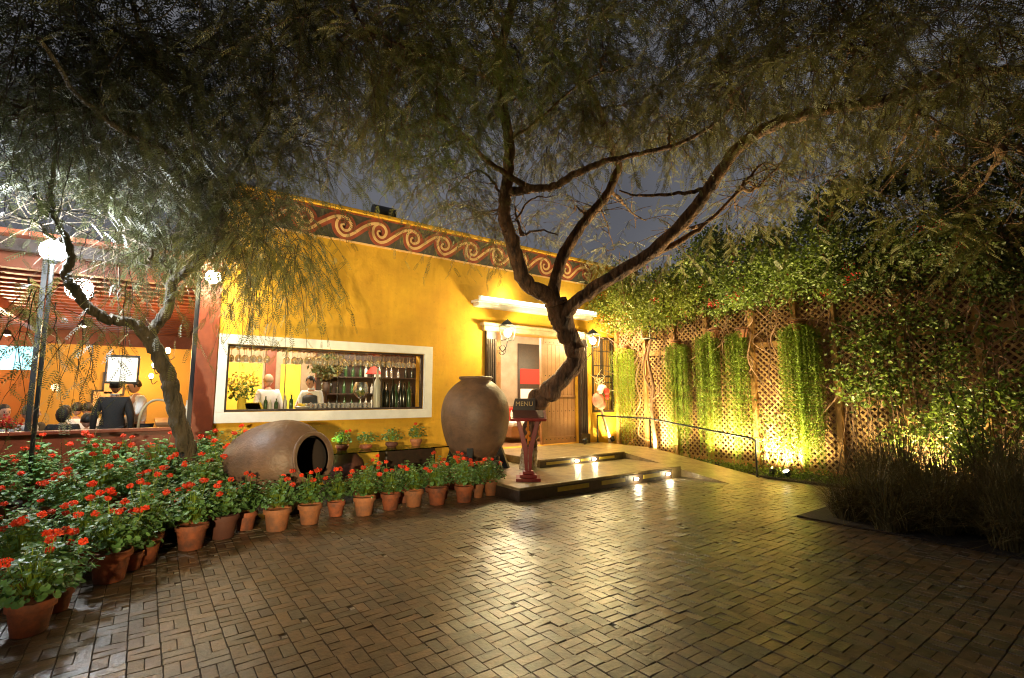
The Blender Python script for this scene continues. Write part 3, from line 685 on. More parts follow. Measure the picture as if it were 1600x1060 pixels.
fl = atY(84, 392, 8.3)
e = globe_lamp('flood_lamp', fl, .14, M['lampwhite'], 0, None, 'blinding white globe lamp on a pole above the geraniums', pole=.2)
point('flood_light', fl+np.array([0, -.2, 0]), 330, (.88, .95, 1), .2, e)

# ================================================================ PEOPLE
def skinmesh(pts, edges, rad, sub=2):
    me = bpy.data.meshes.new('tmp'); me.from_pydata([tuple(p) for p in pts], edges, []); o = bpy.data.objects.new('tmp', me); COL.objects.link(o)
    o.modifiers.new('s', 'SKIN')
    for i, r_ in enumerate(rad):
        a = me.skin_vertices[0].data[i]; a.radius = r_ if not np.isscalar(r_) else (r_, r_); a.use_root = (i == 0)
    s_ = o.modifiers.new('u', 'SUBSURF'); s_.levels = sub; s_.render_levels = sub
    dg = bpy.context.evaluated_depsgraph_get(); ev = o.evaluated_get(dg); m2 = ev.to_mesh()
    v = np.array([tuple(x.co) for x in m2.vertices]); f = [tuple(p.vertices) for p in m2.polygons]
    ev.to_mesh_clear(); bpy.data.objects.remove(o); bpy.data.meshes.remove(me)
    return v, f
def person(label, x, y, z, rz, top, legs, hair, seated=False, armL=None, armR=None, lean=0., headturn=0., headtilt=0., vest=None, jacket=False, group=None, h=1.74, bun=False, mark=None):
    """figure facing -Y in its own frame, feet at z"""
    e = empty('person', (x, y, z), label, 'person', group, rz)
    k = h/1.74; hipz = (.50 if seated else .90)*k
    up = lambda d, s=0.: np.array([s, -math.sin(lean)*d, hipz+math.cos(lean)*d])
    pel, wst, cst, nkb, nkt = up(0), up(.17*k), up(.36*k), up(.50*k), up(.57*k)-np.array([0, .015, 0])
    sh = {s: up(.46*k, s*.17*k) for s in (-1, 1)}
    if seated:
        hip = {s: pel+np.array([s*.09, -.02, -.02]) for s in (-1, 1)}; knee = {s: np.array([s*.12, -.45, .50])*k for s in (-1, 1)}
        ank = {s: np.array([s*.12, -.42, .08])*k for s in (-1, 1)}
    else:
        hip = {s: pel+np.array([s*.09, 0, -.04]) for s in (-1, 1)}; knee = {s: np.array([s*.10, -.02, .49*k]) for s in (-1, 1)}
        ank = {s: np.array([s*.11, .02, .08*k]) for s in (-1, 1)}
    arms = {-1: armL, 1: armR}; el = {}; wr = {}
    for s in (-1, 1):
        if arms[s] is None: el[s] = sh[s]+np.array([s*.07, .03, -.28])*k; wr[s] = el[s]+np.array([s*.01, -.06, -.25])*k
        else: el[s] = sh[s]+np.array(arms[s][0]); wr[s] = el[s]+np.array(arms[s][1])
    # one continuous body
    pts = [pel, wst, cst, nkb, nkt]; rad = [(.15, .11), (.125, .095), (.15, .11), (.07, .065), (.052, .055)]; ed = [(0, 1), (1, 2), (2, 3), (3, 4)]
    def addp(p, r_, par): pts.append(p); rad.append(r_); ed.append((par, len(pts)-1)); return len(pts)-1
    for s in (-1, 1):
        i = addp(hip[s], .088, 0); i = addp(knee[s], .056, i); i = addp(knee[s]*.55+ank[s]*.45+np.array([0, .02, 0]), .052, i); i = addp(ank[s], .038, i)
        addp(ank[s]+np.array([s*.01, -.15, -.045]), .032, i)
        i = addp(sh[s], .058, 2); i = addp(el[s], .040, i); i = addp(wr[s], .026, i)
        d = wr[s]-el[s]; d /= np.linalg.norm(d); side = np.cross(d, (0, 1., 0)); side = side/(np.linalg.norm(side)+1e-6)
        pm = addp(wr[s]+d*.06, (.034, .018), i)
        nrm = np.cross(side, d)
        for q, L_ in ((-1.5, .065), (-.5, .08), (.5, .075), (1.5, .06)):
            a = wr[s]+d*.095+side*q*.018
            i2 = addp(a, .0095, pm); i2 = addp(a+d*L_*.5+nrm*.008, .0085, i2); addp(a+d*L_*.85+nrm*.028, .007, i2)
        a = addp(wr[s]+d*.045+side*-s*.042+nrm*.01, .010, pm); addp(wr[s]+d*.085+side*-s*.056+nrm*.02, .0085, a)
    v, f = skinmesh(pts, ed, rad)
    mb = MB(); mb.add(v, f)
    # head with a face, joined into the same mesh
    hc = nkt+np.array([0, -.025-.06*headtilt, .12-.02*headtilt])*1.0
    hd = MB(); hd.ball((0, 0, 0), 1, 18, (.078, .098, .118))
    hv = hd.v[0]; low = hv[:, 2] < -.02; hv[low, 0] *= 1-.30*np.clip((-.02-hv[low, 2])/.1, 0, 1); fr_ = (hv[:, 1] < 0) & low; hv[fr_, 1] *= .96
    hd.v[0] = hv
    hd.add([(-.017, -.094, -.028), (.017, -.094, -.028), (0, -.124, -.026), (0, -.092, .022), (0, -.092, -.036)], [(0, 2, 3), (2, 1, 3), (0, 4, 2), (2, 4, 1)])
    for s in (-1, 1): hd.ball((s*.079, .004, -.008), 1, 8, (.01, .02, .032))
    hd.tube([(-.02, -.087, -.062), (0, -.093, -.06), (.02, -.087, -.062)], .006, 6)
    nskin = len(hd.f)
    for s in (-1, 1):
        hd.m = 1; hd.ball((s*.03, -.089, .004), .009, 8); hd.bar((s*.018, -.095, .024), (s*.046, -.087, .022), .007)
    HM = np.array(Matrix.Rotation(headturn, 3, 'Z')@Matrix.Rotation(headtilt, 3, 'X'))
    for i_ in range(len(hd.v)): hd.v[i_] = hd.v[i_]@HM.T*1.03+hc
    V2, F2 = hd.arrays(); mm = hd.mi
    mb.add(V2, F2); mb.mi = [0]*len(f)+mm
    build('body', mb, [M['skin'], M['hair']], e, smooth=True, local=True)
    hr = MB(); hr.ball((0, 0, 0), 1, 18, (.088, .108, .126)); hv = hr.v[0]
    cut = (hv[:, 1] < -.045) & (hv[:, 2] < .055); hv[cut, 1] = hv[cut, 1]*.72; hv[(hv[:, 2] < -.04), 2] = -.04-(.0 if not bun else .0); hv[hv[:, 2] < -.03, 0] *= .86
    hr.v[0] = hv
    if bun: hr.ball((0, .09, -.03), 1, 12, (.09, .06, .13))
    for i_ in range(len(hr.v)): hr.v[i_] = hr.v[i_]@HM.T*1.03+hc+np.array([0, .012, .012])
    build('hair', hr, hair, e, smooth=True, local=True)
    # clothes: same skeleton, a little fuller
    tp = [pel, wst, cst, nkb]; tr = [(.17, .13), (.15, .12), (.172, .13), (.085, .075)]; te = [(0, 1), (1, 2), (2, 3)]
    for s in (-1, 1):
        tp += [sh[s], el[s], wr[s]*.93+el[s]*.07]; tr += [.076, .056, .040]; n_ = len(tp); te += [(2, n_-3), (n_-3, n_-2), (n_-2, n_-1)]
    if jacket: tp += [pel+np.array([0, .0, -.12])]; tr[0] = (.19, .14); tr += [(.195, .14)]; te += [(0, len(tp)-1)]
    v, f = skinmesh(tp, te, tr); mb = MB(); mb.add(v, f)
    build('jacket' if jacket else 'shirt', mb, top, e, smooth=True, local=True)
    tp = [pel+np.array([0, 0, .02])]; tr = [(.165, .125)]; te = []
    for s in (-1, 1):
        tp += [hip[s], knee[s], ank[s]]; tr += [.105, .075, .062]; n_ = len(tp); te += [(0, n_-3), (n_-3, n_-2), (n_-2, n_-1)]
    v, f = skinmesh(tp, te, tr); mb = MB(); mb.add(v, f); build('trousers', mb, legs, e, smooth=True, local=True)
    if not seated:
        mb = MB()
        for s in (-1, 1): mb.ball(ank[s]+np.array([s*.01, -.07, -.04]), 1, 12, (.048, .135, .042))
        build('shoes', mb, M['black'], e, smooth=True, local=True)
    if vest is not None:
        tp = [pel+np.array([0, 0, .03]), wst, cst+np.array([0, 0, .02]), up(.46*k)]; v, f = skinmesh(tp, [(0, 1), (1, 2), (2, 3)], [(.20, .16), (.19, .16), (.215, .18), (.17, .14)])
        mb = MB(); mb.add(v, f); build('vest', mb, vest, e, smooth=True, local=True)
    if jacket or vest is not None:
        mb = MB(); mb.lathe([(.072, 0), (.066, .028), (.06, .03)], nkb+np.array([0, -.005, .035]), 14); build('collar', mb, M['shirt'], e, smooth=True, local=True)
    return e
DZ = .13
p = atY(181, 600, 10.75)
person('man in a dark suit standing with his back to the glass', p[0], 10.75, DZ, PI-.1, M['suit'], M['suit'], M['hair'], jacket=True, h=1.78)
p = atY(222, 600, 11.1)
person('man in a white shirt turned left, standing beside the suited man', p[0], 11.1, DZ, -1.15, M['shirt'], M['trouser'], M['hair'], h=1.80, lean=.12, headtilt=.25, armR=((.05, -.08, -.25), (-.05, -.22, .03)), armL=((-.05, .0, -.28), (0, -.1, -.23)))
def seat_person(px, Yv, rz, lb, top, hair, **k):
    p = atY(px, 640, Yv); return person(lb, p[0], Yv, DZ, rz, top, M['trouser'], hair, seated=True, **k)
seat_person(101, 10.9, PI-.2, 'seated diner with long black hair and dark top, back to the glass', M['suit'], M['hair'], bun=True, h=1.72)
seat_person(66, 11.2, -2.0, 'grey haired diner in a dark jacket leaning in to the table', M['suit'], M['hairgrey'], lean=.25, h=1.78)
seat_person(36, 11.0, 1.2, 'seated diner in a pale shirt at the left table', M['shirt'], M['hairgrey'], lean=.15)
seat_person(4, 11.6, .6, 'diner at the far left edge facing the room', M['redcloth'], M['hair'])
seat_person(120, 12.6, PI, 'diner in a white shirt at the back table, left of his neighbour', M['shirt'], M['hair'], h=1.76)
seat_person(137, 12.6, PI+.3, 'diner in a white shirt at the back table beside the suited man', M['shirt'], M['hair'], h=1.76)
seat_person(141, 10.9, PI+.2, 'dark haired diner bending low in front of the white shirts', M['suit'], M['hair'], lean=.35, h=1.55)
# tables and chairs in the pavilion
def dining_table(x, y, sx, sy, label):
    e = empty('dining_table', (x, y, DZ), label, 'table', 'white clothed dining tables')
    m_ = MB(); m_.box(x-sx, x+sx, y-sy, y+sy, .86, .885); build('tabletop', m_, M['wood'], e)
    m_ = MB(); m_.box(x-sx-.02, x+sx+.02, y-sy-.02, y+sy+.02, .887, .893)
    for a, b_, c, d in ((x-sx-.02, x+sx+.02, y-sy-.025, y-sy-.02), (x-sx-.02, x+sx+.02, y+sy+.02, y+sy+.025)): m_.box(a, b_, c, d, .60, .893)
    for a in (x-sx-.025, x+sx+.02): m_.box(a, a+.005, y-sy-.02, y+sy+.02, .60, .893)
    build('tablecloth', m_, M['whiteclean'], e)
    for sx_ in (-1, 1):
        for sy_ in (-1, 1):
            m_ = MB(); m_.box(x+sx_*(sx-.08)-.025, x+sx_*(sx-.08)+.025, y+sy_*(sy-.08)-.025, y+sy_*(sy-.08)+.025, DZ, .859); build('leg', m_, M['wood'], e)
dining_table(-3.25, 10.55, .5, .42, 'white clothed table behind the left glass pane')
dining_table(-2.0, 11.7, .42, .42, 'white clothed table in front of the dark haired diner')
dining_table(-1.5, 13.35, .5, .35, 'white clothed table farther back before the screen wall')
def wood_chair(x, y, rz, label):
    e = empty('dining_chair', (x, y, DZ), label, 'chair', 'red brown wooden dining chairs', rz)
    m_ = MB(); m_.box(-.22, .22, -.22, .2, .43, .47); build('seat', m_, M['redwood'], e, local=True, bevel=.01)
    for sx in (-1, 1):
        for sy in (-1, 1):
            m_ = MB(); m_.bar((sx*.19, sy*.18, 0), (sx*.19, sy*.18, .43), .035); build('leg', m_, M['redwood'], e, local=True)
    m_ = MB(); m_.tube(catmull([(-.21, .2, .47), (-.22, .24, .8), (-.15, .26, .93), (.15, .26, .93), (.22, .24, .8), (.21, .2, .47)], 5), .02, 8)
    for k in range(5): m_.bar((-.12+k*.06, .2, .47), (-.12+k*.06, .25, .9), .015)
    build('backrest', m_, M['redwood'], e, local=True)
    return e
p = atY(92, 665, 10.15); wood_chair(p[0], 10.15, PI+.1, 'polished red brown chair with its back to the glass near the suited man')
p = atY(60, 660, 10.9); wood_chair(p[0]-.2, 11.3, .8, 'red brown chair under the grey haired diner')
# pale cane chair by the trunk
p = atY(243, 655, 10.2); cx_ = p[0]
e = empty('cane_chair', (cx_, 10.2, DZ), 'pale bentwood armchair with tall looped back behind the tree trunk', 'chair')
m_ = MB(); m_.tube(catmull([(cx_-.18, 10.0, .62), (cx_-.22, 10.05, .9), (cx_-.2, 10.1, 1.3), (cx_-.08, 10.12, 1.5), (cx_+.12, 10.12, 1.5), (cx_+.22, 10.1, 1.3), (cx_+.24, 10.05, .9), (cx_+.2, 10.0, .62)], 5), .02, 8)
build('backrest', m_, M['cactus'], e)
m_ = MB(); m_.box(cx_-.22, cx_+.22, 10.0, 10.45, .57, .61); build('seat', m_, M['darkwood'], e)
for sx in (-1, 1):
    for yy in (10.03, 10.4):
        m_ = MB(); m_.bar((cx_+sx*.2, yy, DZ), (cx_+sx*.2, yy, .57), .035); build('leg', m_, M['cactus'], e)
# table things
def wine_glass(x, y, z, s=1., up=1, label=None, group=None, name='wine_glass'):
    b_ = MB(); pr = [(.033, 0), (.033, .003), (.004, .008), (.004, .085), (.02, .095), (.038, .125), (.036, .17), (.030, .19), (.028, .19), (.034, .165), (.036, .128), (.018, .10), (1e-3, .097)]
    b_.lathe([(r_*s, zz*s*up) for r_, zz in pr], (x, y, z), 12)
    return tag(build(name, b_, M['glassware'], smooth=True), label, 'glass', group)
for i, px in enumerate((6, 20, 40)):
    p = atY(px, 650, 10.4); o_ = wine_glass(p[0], 10.4, .894, 1.1, 1, ('leftmost', 'middle', 'rightmost')[i]+' wine glass on the left clothed table', 'wine glasses on the left dining table')
p = atY(13, 650, 10.6)
e = empty('flower_vase', (p[0], 10.6, .894), 'vase of red and orange flowers on the left dining table', 'flower vase')
m_ = MB(); m_.lathe([(1e-3, 0), (.05, 0), (.06, .06), (.04, .13), (.05, .16)], (p[0], 10.6, .894), 14); build('vase', m_, M['frost'], e, smooth=True)
def leafcloud(c, rad, n, s, T=None, flat=0.):
    d = rng.normal(size=(n, 3)); d /= np.linalg.norm(d, axis=1)[:, None]; d *= rng.random((n, 1))**.4
    pos = np.array(c)+d*np.array(rad); q = rng.normal(size=(n, 3)); q[:, 2] *= (1-flat)
    T = np.array([(0, 0, 0), (.5, -.32, .06), (1, 0, 0), (.5, .32, .06)]) if T is None else T
    return place(T, frames(q), pos, s*rng.uniform(.6, 1.3, n))
bulk('flowers', leafcloud((p[0], 10.6, 1.17), (.17, .15, .12), 160, .05), 4, [(0, 1, 2, 3)], M['vinered'], e)
bulk('leaves', leafcloud((p[0], 10.6, 1.10), (.15, .13, .08), 80, .06), 4, [(0, 1, 2, 3)], M['gleaf'], e)

# ================================================================ BAR INTERIOR
point('assumed_rack_light', (1.9, 10.35, 2.75), 40, (1, .9, .75), .1, bld)  # assumed lights without lamp models, added to light the bar and rooms
point('assumed_rack_light', (3.6, 10.35, 2.75), 40, (1, .9, .75), .1, bld)
point('assumed_bar_light', (2.0, 11.2, 3.2), 130, (1, .90, .70), .25, bld)
point('assumed_bar_light', (4.6, 11.0, 3.2), 80, (1, .88, .7), .25, bld)
point('assumed_hall_light', (7.5, 10.9, 3.1), 120, (1, .93, .8), .2, bld)
point('assumed_room_light', (10.1, 10.8, 2.6), 60, (1, .85, .5), .2, bld)
m_ = MB(); m_.box(.95, 6.15, 12.9, 13.18, .3, 3.54); build('bar_rear_wall', m_, M['tan'], bld)
m_ = MB()
for x0, x1 in ((1.1, 2.1), (2.5, 2.95), (4.1, 4.5)): m_.box(x0, x1, 12.86, 12.895, .9, 2.35)
build('wall_panel', m_, M['yellowcard'], bld)
m_ = MB()
for x in (2.15, 3.3, 4.75, 5.8): m_.box(x, x+.22, 12.78, 12.895, .3, 3.54)
build('pillar', m_, M['redwood'], bld)
bc = empty('bar_counter', (2.8, 10, .3), 'dark bar counter running behind the window', 'counter')
m_ = MB(); m_.box(1.0, 5.6, 9.92, 10.22, 1.28, 1.34); build('counter_top', m_, M['darkwood'], bc, bevel=.005)
m_ = MB(); m_.box(1.05, 5.55, 9.95, 10.15, .3, 1.278); build('counter_front', m_, M['wood'], bc)
CT = 1.341
p = atY(488, 600, 10.45)
person('barman in white shirt and charcoal vest looking down at his work', p[0]+.03, 10.52, .3, -.55, M['shirt'], M['trouser'], M['hair'], h=1.72, lean=.16, headtilt=.45, headturn=-.2, vest=M['vest'], armL=((-.06, -.1, -.26), (.08, -.24, .02)), armR=((.06, -.1, -.26), (-.08, -.24, .02)))
p = atY(420, 600, 10.9)
person('second barman in pale white shirt with his back to the window', p[0], 10.9, .3, PI+.15, M['shirt'], M['trouser'], mat('light_hair', (.3, .18, .1), .7), h=1.74)
# hanging glasses
rack = empty('glass_rack', (2.8, 10.1, 2.42), 'wooden rack of rails under the top of the bar window', 'rack')
m_ = MB(); m_.box(1.0, 5.5, 10.0, 10.45, 2.475, 2.5)
for k in range(46): m_.box(1.06+k*.097, 1.075+k*.097, 10.0, 10.45, 2.44, 2.474)
build('rail', m_, M['redwood'], rack)
pr = wine_glass(0, 0, 0, 1.0, -1, 'upside down wine glass hanging from the rack in the bar window', 'wine glasses hanging from the bar rack'); first = True
for k in range(31):
    x = 1.12+k*.118
    if 1.75 < x < 1.95: continue
    for y in ((10.05, 10.17) if k % 2 else (10.1, 10.26)):
        o_ = pr if first else pr.copy()
        if not first: COL.objects.link(o_)
        first = False; o_.location = (x+rng.normal(0, .006), y+rng.normal(0, .01), 2.438)
        s_ = rng.uniform(1.15, 1.3); o_.scale = (s_, s_, s_)
# tumblers on the counter
b_ = MB(); b_.lathe([(1e-3, 0), (.032, 0), (.038, .11), (.035, .11), (.030, .012), (1e-3, .01)], (0, 0, 0), 12)
tm = tag(build('tumbler', b_, M['glassware'], smooth=True), 'clear tumbler in the rows along the bar window', 'glass', 'tumblers on the bar counter')
first = True
for k in range(15):
    for y in (10.0, 10.1):
        o_ = tm if first else tm.copy()
        if not first: COL.objects.link(o_)
        first = False; o_.location = (2.42+k*.088+rng.normal(0, .004), y+rng.normal(0, .006), CT)
for i, (x, h, r_, mt) in enumerate([(3.98, .36, .04, 'bottleglass'), (4.08, .34, .042, 'bottleglass'), (4.18, .40, .04, 'bottleglass'), (4.27, .33, .042, 'bottlegreen'), (4.36, .38, .04, 'bottleglass'), (4.46, .35, .042, 'bottleglass'), (4.55, .37, .04, 'bottlegreen')]):
    bottle(x, 10.05+.06*(i % 2), CT, h*1.5, r_*1.25, M[mt], ['leftmost', 'second', 'third', 'fourth', 'fifth', 'sixth', 'rightmost'][i]+' dark bottle in the row at the right end of the bar window', 'dark bottles on the bar counter')
bottle(3.82, 10.02, CT, .82, .075, M['frost'], 'tall frosted white bottle left of the dark bottles')
for i, (x, h) in enumerate([(1.62, .2), (1.72, .24), (1.80, .18), (1.9, .2), (2.05, .26), (2.16, .27)]):
    bottle(x, 10.04, CT, h, .035, M['bottlegreen'] if i % 2 else M['frost'], ['first', 'second', 'third', 'fourth', 'fifth', 'sixth'][i]+' small bottle from the left in the bar window, left of the tumblers', 'small bottles at the left of the bar')
e = empty('lime_bowl', (3.52, 10.15, CT), 'big footed glass bowl filled with green limes', 'glass bowl')
m_ = MB(); m_.lathe([(.08, 0), (.08, .006), (.012, .02), (.012, .18), (.09, .22), (.15, .32), (.155, .42), (.12, .53), (.115, .53), (.15, .42), (.14, .33), (.08, .235), (1e-3, .225)], (3.52, 10.15, CT), 20); build('bowl', m_, M['clear'], e, smooth=True)
m_ = MB()
for k in range(16): a = rng.random()*6.3; r_ = .08*rng.random()**.5; m_.ball((3.52+r_*math.cos(a), 10.15+r_*math.sin(a), CT+.27+.09*rng.random()), .032, 8)
build('limes', m_, M['lime'], e, smooth=True)
e = empty('flower_arrangement', (2.82, 11.6, .3), 'large russet and green flower arrangement on a stand behind the barman', 'flower arrangement')
m_ = MB(); m_.lathe([(.16, 0), (.16, .02), (.03, .05), (.03, 1.3), (.08, 1.35), (.09, 1.5), (.07, 1.6)], (3.22, 11.6, .3), 18); build('stand', m_, M['darkwood'], e, smooth=True)
bulk('foliage', leafcloud((3.22, 11.6, 2.28), (.40, .32, .33), 700, .10), 4, [(0, 1, 2, 3)], mat('russet_leaf', (.16, .10, .03), .6, noise=(4, (.05, .08, .02), .1)), e)
e = empty('cut_flowers', (1.35, 10.15, CT), 'yellow cut flowers standing in the left pane of the bar window', 'flowers')
m_ = MB(); m_.lathe([(1e-3, 0), (.07, 0), (.08, .1), (.06, .2), (.075, .22)], (1.35, 10.15, CT), 14); build('vase', m_, M['yellowcard'], e, smooth=True)
bulk('blossoms', leafcloud((1.35, 10.18, 1.78), (.3, .2, .26), 420, .055), 4, [(0, 1, 2, 3)], mat('yellow_bloom', (.75, .6, .12), .6), e)
bulk('leaves', leafcloud((1.35, 10.2, 1.66), (.24, .16, .16), 120, .08), 4, [(0, 1, 2, 3)], M['gleaf'], e)
m_ = MB()
for k in range(7): m_.bar((1.42+k*.035, 9.98, CT), (1.38+k*.035, 9.98, CT+.12), .012, .09)
tag(build('menu_cards', m_, M['yellowcard']), 'leaning row of yellow menu cards on the bar sill', 'menu cards')
m_ = MB(); m_.lathe([(1e-3, 0), (.10, 0), (.15, .05), (.14, .055), (.09, .015), (1e-3, .012)], (2.35, 10.02, CT), 16); 
e = tag(build('lemon_dish', m_, M['frost'], smooth=True), 'shallow dish of cut lemons left of the tumblers', 'dish')
m_ = MB()
for k in range(12): a = rng.random()*6.3; r_ = .09*rng.random()**.5; m_.ball((2.35+r_*math.cos(a), 10.02+r_*math.sin(a), CT+.06+.03*rng.random()), .03, 8)
build('lemons', m_, M['yellowcard'], e, smooth=True)
e = empty('red_lamp', (4.25, 11.8, .3), 'red shaded standing lamp behind the bottles', 'lamp')
m_ = MB(); m_.lathe([(.06, 2.3), (.2, 2.12), (.195, 2.12), (.055, 2.29)], (4.4, 11.8, 0), 20); build('lamp_shade', m_, M['redcloth'], e, smooth=True)
m_ = MB(); m_.lathe([(.14, .3), (.14, .32), (.015, .35), (.015, 2.22)], (4.4, 11.8, 0), 14); build('stand', m_, M['iron'], e)
bsh = empty('back_bar_shelf', (4.6, 12.6, .3), 'dark back bar shelf unit stocked with bottles on the rear wall', 'shelf')
for z in (1.2, 1.62, 2.04, 2.46):
    m_ = MB(); m_.box(3.3, 6.1, 12.45, 12.75, z, z+.03); build('shelf', m_, M['darkwood'], bsh)
m_ = MB(); m_.box(3.3, 6.1, 12.751, 12.775, .3, 2.9); build('back_panel', m_, M['darkwood'], bsh)
pb = None
for z in (1.232, 1.652, 2.072):
    for k in range(15):
        x = 3.42+k*.18+rng.normal(0, .02)
        if pb is None or k % 3 == 0: pb = bottle(0, 0, 0, .3, .04, (M['bottleglass'], M['bottlegreen'], M['frost'], M['clear'])[(k//3) % 4], 'small bottle standing in the rows on the back bar shelves', 'bottles on the back bar shelves'); o_ = pb
        else: o_ = pb.copy(); COL.objects.link(o_)
        o_.location = (x, 12.58, z); o_.scale = (1, 1, rng.uniform(.75, 1.15))
# hall contents
e = empty('sofa', (7.2, 11.3, .3), 'red and white striped sofa seen through the doorway', 'sofa')
m_ = MB(); m_.box(8.0, 9.6, 11.0, 11.7, .45, .75); m_.box(8.0, 9.6, 11.7, 11.9, .45, 1.3); build('frame', m_, M['wood'], e, bevel=.02)
m_ = MB(); m_.box(8.05, 9.55, 10.98, 11.68, .752, .87); build('seat_cushion', m_, M['whiteclean'], e, bevel=.03)
m_ = MB(); m_.box(8.08, 9.5, 11.5, 11.69, .88, 1.25); build('back_cushion', m_, M['redcloth'], e, bevel=.04)
pc = atY(829, 570, 12.17)[0]; m_ = MB(); m_.box(pc-.48, pc+.6, 12.17, 12.205, 1.1, 3.2)
pic = tag(build('wall_panel', m_, M['darkwood']), 'dark framed wall panel with a red band on the hall rear wall', 'wall panel')
m_ = MB(); m_.box(pc-.40, pc+.52, 12.16, 12.169, 1.95, 2.42); build('red_band', m_, M['redcloth'], pic)
m_ = MB(); m_.box(pc-.40, pc+.52, 12.16, 12.169, 1.3, 1.8); build('pale_band', m_, M['whiteclean'], pic)

# ================================================================ LATTICE FENCE
def clip(px, pz, dx, dz, y0, y1, z0, z1):
    t0, t1 = -1e9, 1e9
    for p_, d_, a, b_ in ((px, dx, y0, y1), (pz, dz, z0, z1)):
        ta, tb = (a-p_)/d_, (b_-p_)/d_
        if ta > tb: ta, tb = tb, ta
        t0 = max(t0, ta); t1 = min(t1, tb)
    return (t0, t1) if t1-t0 > .03 else None
fence = empty('lattice_fence', (FX, 5, 0), 'tall diagonal wooden lattice fence with posts along the garden side', 'fence')
posts = [9.42, 8.45, 7.55, 6.65, 5.55, 4.65, 3.95, 2.9, 1.9, .6, -1.2, -3.4]
for i, (a, b_) in enumerate(zip(posts, posts[1:])):
    y1_, y0_ = a-.055, b_+.055
    m_ = MB(); s2 = math.sqrt(.5); stp = .125
    for sg, xo in ((1, 0.), (-1, .009)):
        n_ = int((y1_-y0_+4.2)/stp)+60
        for k in range(-n_, n_):
            c = clip(y0_+k*stp, .1, s2, sg*s2, y0_, y1_, .1, 4.3)
            if c:
                q0 = (FX+xo, y0_+k*stp+s2*c[0], .1+sg*s2*c[0]); q1 = (FX+xo, y0_+k*stp+s2*c[1], .1+sg*s2*c[1])
                m_.bar(q0, q1, .008, .034, up=(0, -sg*s2, s2))
    build('lattice_panel', m_, M['lattice'], fence)
    for z in (.08, 2.62, 4.25):
        m_ = MB(); m_.box(FX-.045, FX-.012, y0_, y1_, z, z+.11); build('rail', m_, M['postwood'], fence)
for y in posts:
    m_ = MB(); m_.box(FX-.075, FX+.045, y-.052, y+.052, -.03, 4.6 if y > 0 else 4.5); build('post', m_, M['postwood'], fence, bevel=.006)
m_ = MB(); m_.box(11.3, 11.6, -8, 9.53, -.03, 4.4)
tag(build('boundary_wall', m_, mat('dusky_wall', (.16, .06, .04), .9, noise=(2, (.08, .03, .02), .2))), 'dusky reddish wall just behind the lattice fence', 'wall')

# handrail
r0 = np.array([9.72, 9.45, 1.06]); r1 = np.array([9.72, 7.72, 1.05]); r2 = np.array([9.72, 5.17, .74])
e = empty('handrail', (9.72, 7.2, 0), 'black tubular handrail following the ramp beside the planting strip', 'handrail')
m_ = MB(); m_.tube([r0+(0, 0, -.03), r0, (r0+r1)/2, r1, (r1+r2)/2, r2+(0, .06, .01), r2+(0, 0, -.03)], .021, 10); build('rail', m_, M['black'], e, smooth=True)
for p_, zb in ((r0, .36), (r1, .355), (r2, 0)):
    m_ = MB(); m_.tube([p_+(0, 0, -.02), (p_[0], p_[1], zb)], .019, 10); m_.lathe([(.05, .0), (.05, .012), (.02, .014)], (p_[0], p_[1], zb), 12); build('post', m_, M['black'], e, smooth=True)

